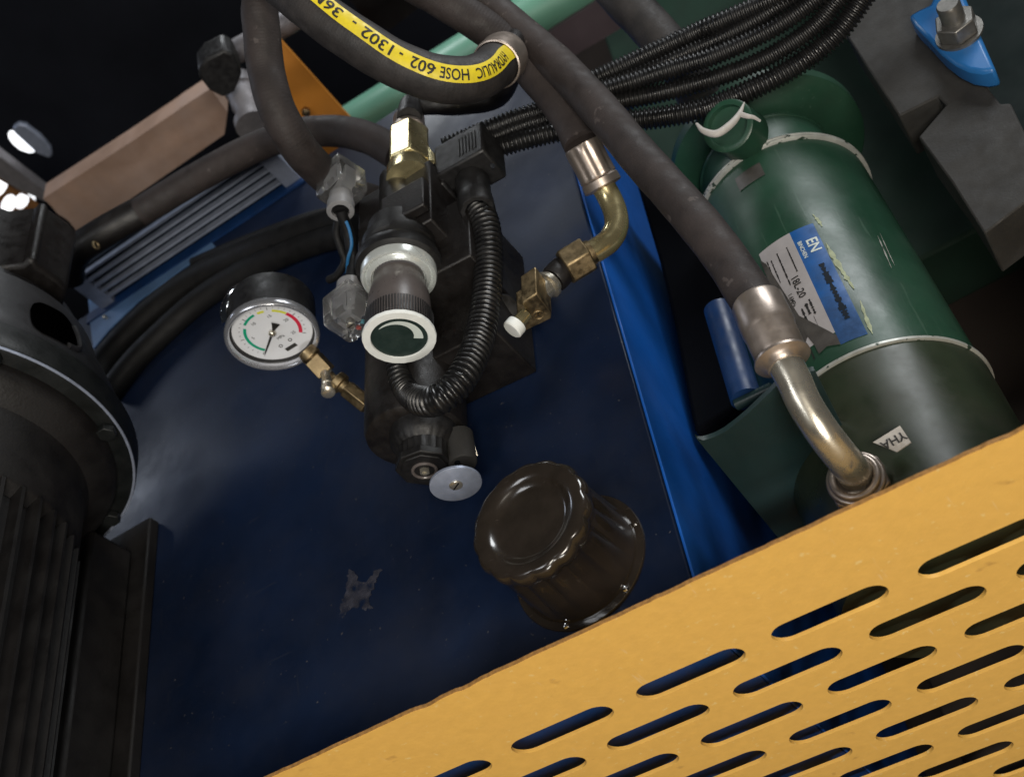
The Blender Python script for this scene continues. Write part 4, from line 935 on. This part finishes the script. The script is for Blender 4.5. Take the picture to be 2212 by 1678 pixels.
# ================================================================== MOTOR
MX, MZ = -.7235, .1835
Mm = frame(Vector((MX, 0, MZ)), Y, X)
mt = thing('electric_motor', Vector((MX, .6, 0)), 'big charcoal electric motor with round flange and cooling fins filling the left edge', 'electric motor')
MB().lathe(Mm, [(.120, .672), (.150, .673), (.1545, .675), (.1554, .678), (.1554, .698), (.154, .700), (.12, .7005)], 128).build('flange', m_motor, mt)
MB().torus(Mm @ Matrix.Translation((0, 0, .6745)), .1535, .0012, 128, 8).build('flange_edge', m_alu, mt)
MB().lathe(Mm, [(.107, .30), (.107, .585), (.116, .590), (.1175, .593), (.1175, .640), (.120, .650), (.136, .660), (.140, .668), (.140, .673)], 96).build('motor_body', m_motorb, mt)
fi = MB()
for i in range(44):
    a = 2*math.pi*i/44; fi.box(Mm @ Matrix.Rotation(a, 4, 'Z'), .014, .0030, .29, (.112, 0, .445))
o = fi.build('cooling_fins', m_motorb, mt)
MB().lathe(Mm, [(.148, .700), (.147, .712), (.136, .740), (.120, .775), (.112, .800), (.100, .806), (.096, .83)], 96).build('bell_housing', m_bell, mt)
for i in range(8):
    a = math.radians(22+45*i); q = Mm @ Vector((.145*math.cos(a), .145*math.sin(a), .672))
    MB().ngon(frame(q, -Y, X), 6, .008, 0, .006).build('flange_bolt', m_motor, mt, bevel=.0006)
wq = P(112, 705, d=1.05)
# bell window: black patch on the surface paints the shaded opening
def bell(u, v_):
    r = FWD+RGT*((u-1106)/2600)+DWN*((v_-839)/2600); best = None
    for k in range(400):
        t_ = .8+k*.001; q = CP+r*t_; rr = math.hypot(q.x-MX, q.z-MZ); yy = q.y
        if yy < .70: continue
        R = .147 if yy < .712 else .147-(yy-.712)*(.147-.112)/.088
        if rr < R: return q
    return None
wn = []; zl = lambda x, y: (x*.3857, 404.5+y*.3857)
for x_, y_ in ((165, 690), (185, 655), (230, 650), (300, 680), (360, 720), (410, 790), (435, 850), (440, 910), (380, 890), (300, 850), (220, 810), (175, 760)):
    q = bell(*zl(x_, y_))
    if q: wn.append(q)
if len(wn) > 5:
    cw = sum(wn, Vector())/len(wn); ax_ = Vector((MX, cw.y, MZ)); no = (cw-ax_).normalized()
    rim_ = [q+no*.0012 for q in catmull(wn+[wn[0]], 4)[:-1]]; nn = len(rim_)
    MB().add([sum(rim_, Vector())/nn+no*.002]+rim_, [(0, 1+i, 1+(i+1) % nn) for i in range(nn)]).build('window_dark_patch', mat('opening_shade_black', (.001, .001, .001), .9, spec=0), mt, smooth=False)
    MB().tube(catmull([q+no*.001 for q in wn[5:9]], 6), .0026, 8).build('window_lip', m_bell, mt)
MB().bx(MX-.10, MX+.045, .40, .66, .012, .060).build('motor_foot', m_motorb, mt, bevel=.004)
MB().bx(MX-.12, MX+.062, .36, .69, .0, .012).build('base_plate', m_motorb, mt, bevel=.002)
a = Vector((MX+.088, .640, .012)); a = P(250, 1196, z=.014)
MB().ngon(frame(a, Z), 6, .0075, 0, .006, .3).build('foot_bolt', m_steel, mt, bevel=.0006)
# pump behind the bell
pb = thing('gear_pump', Vector((MX, .87, MZ-.06)), 'black cast pump bolted behind the bell housing of the motor at the left edge', 'pump')
MB().prism([P(-40, 430, y=.90), P(20, 452, y=.90), P(75, 446, y=.90), P(85, 436, y=.90), P(100, 434, y=.90), P(108, 450, y=.90), P(150, 480, y=.90), P(168, 500, y=.90), P(150, 560, y=.90), P(90, 640, y=.90), P(-60, 640, y=.90)], (0, -.08, 0)).build('pump_body', m_blk2, pb, bevel=.004)
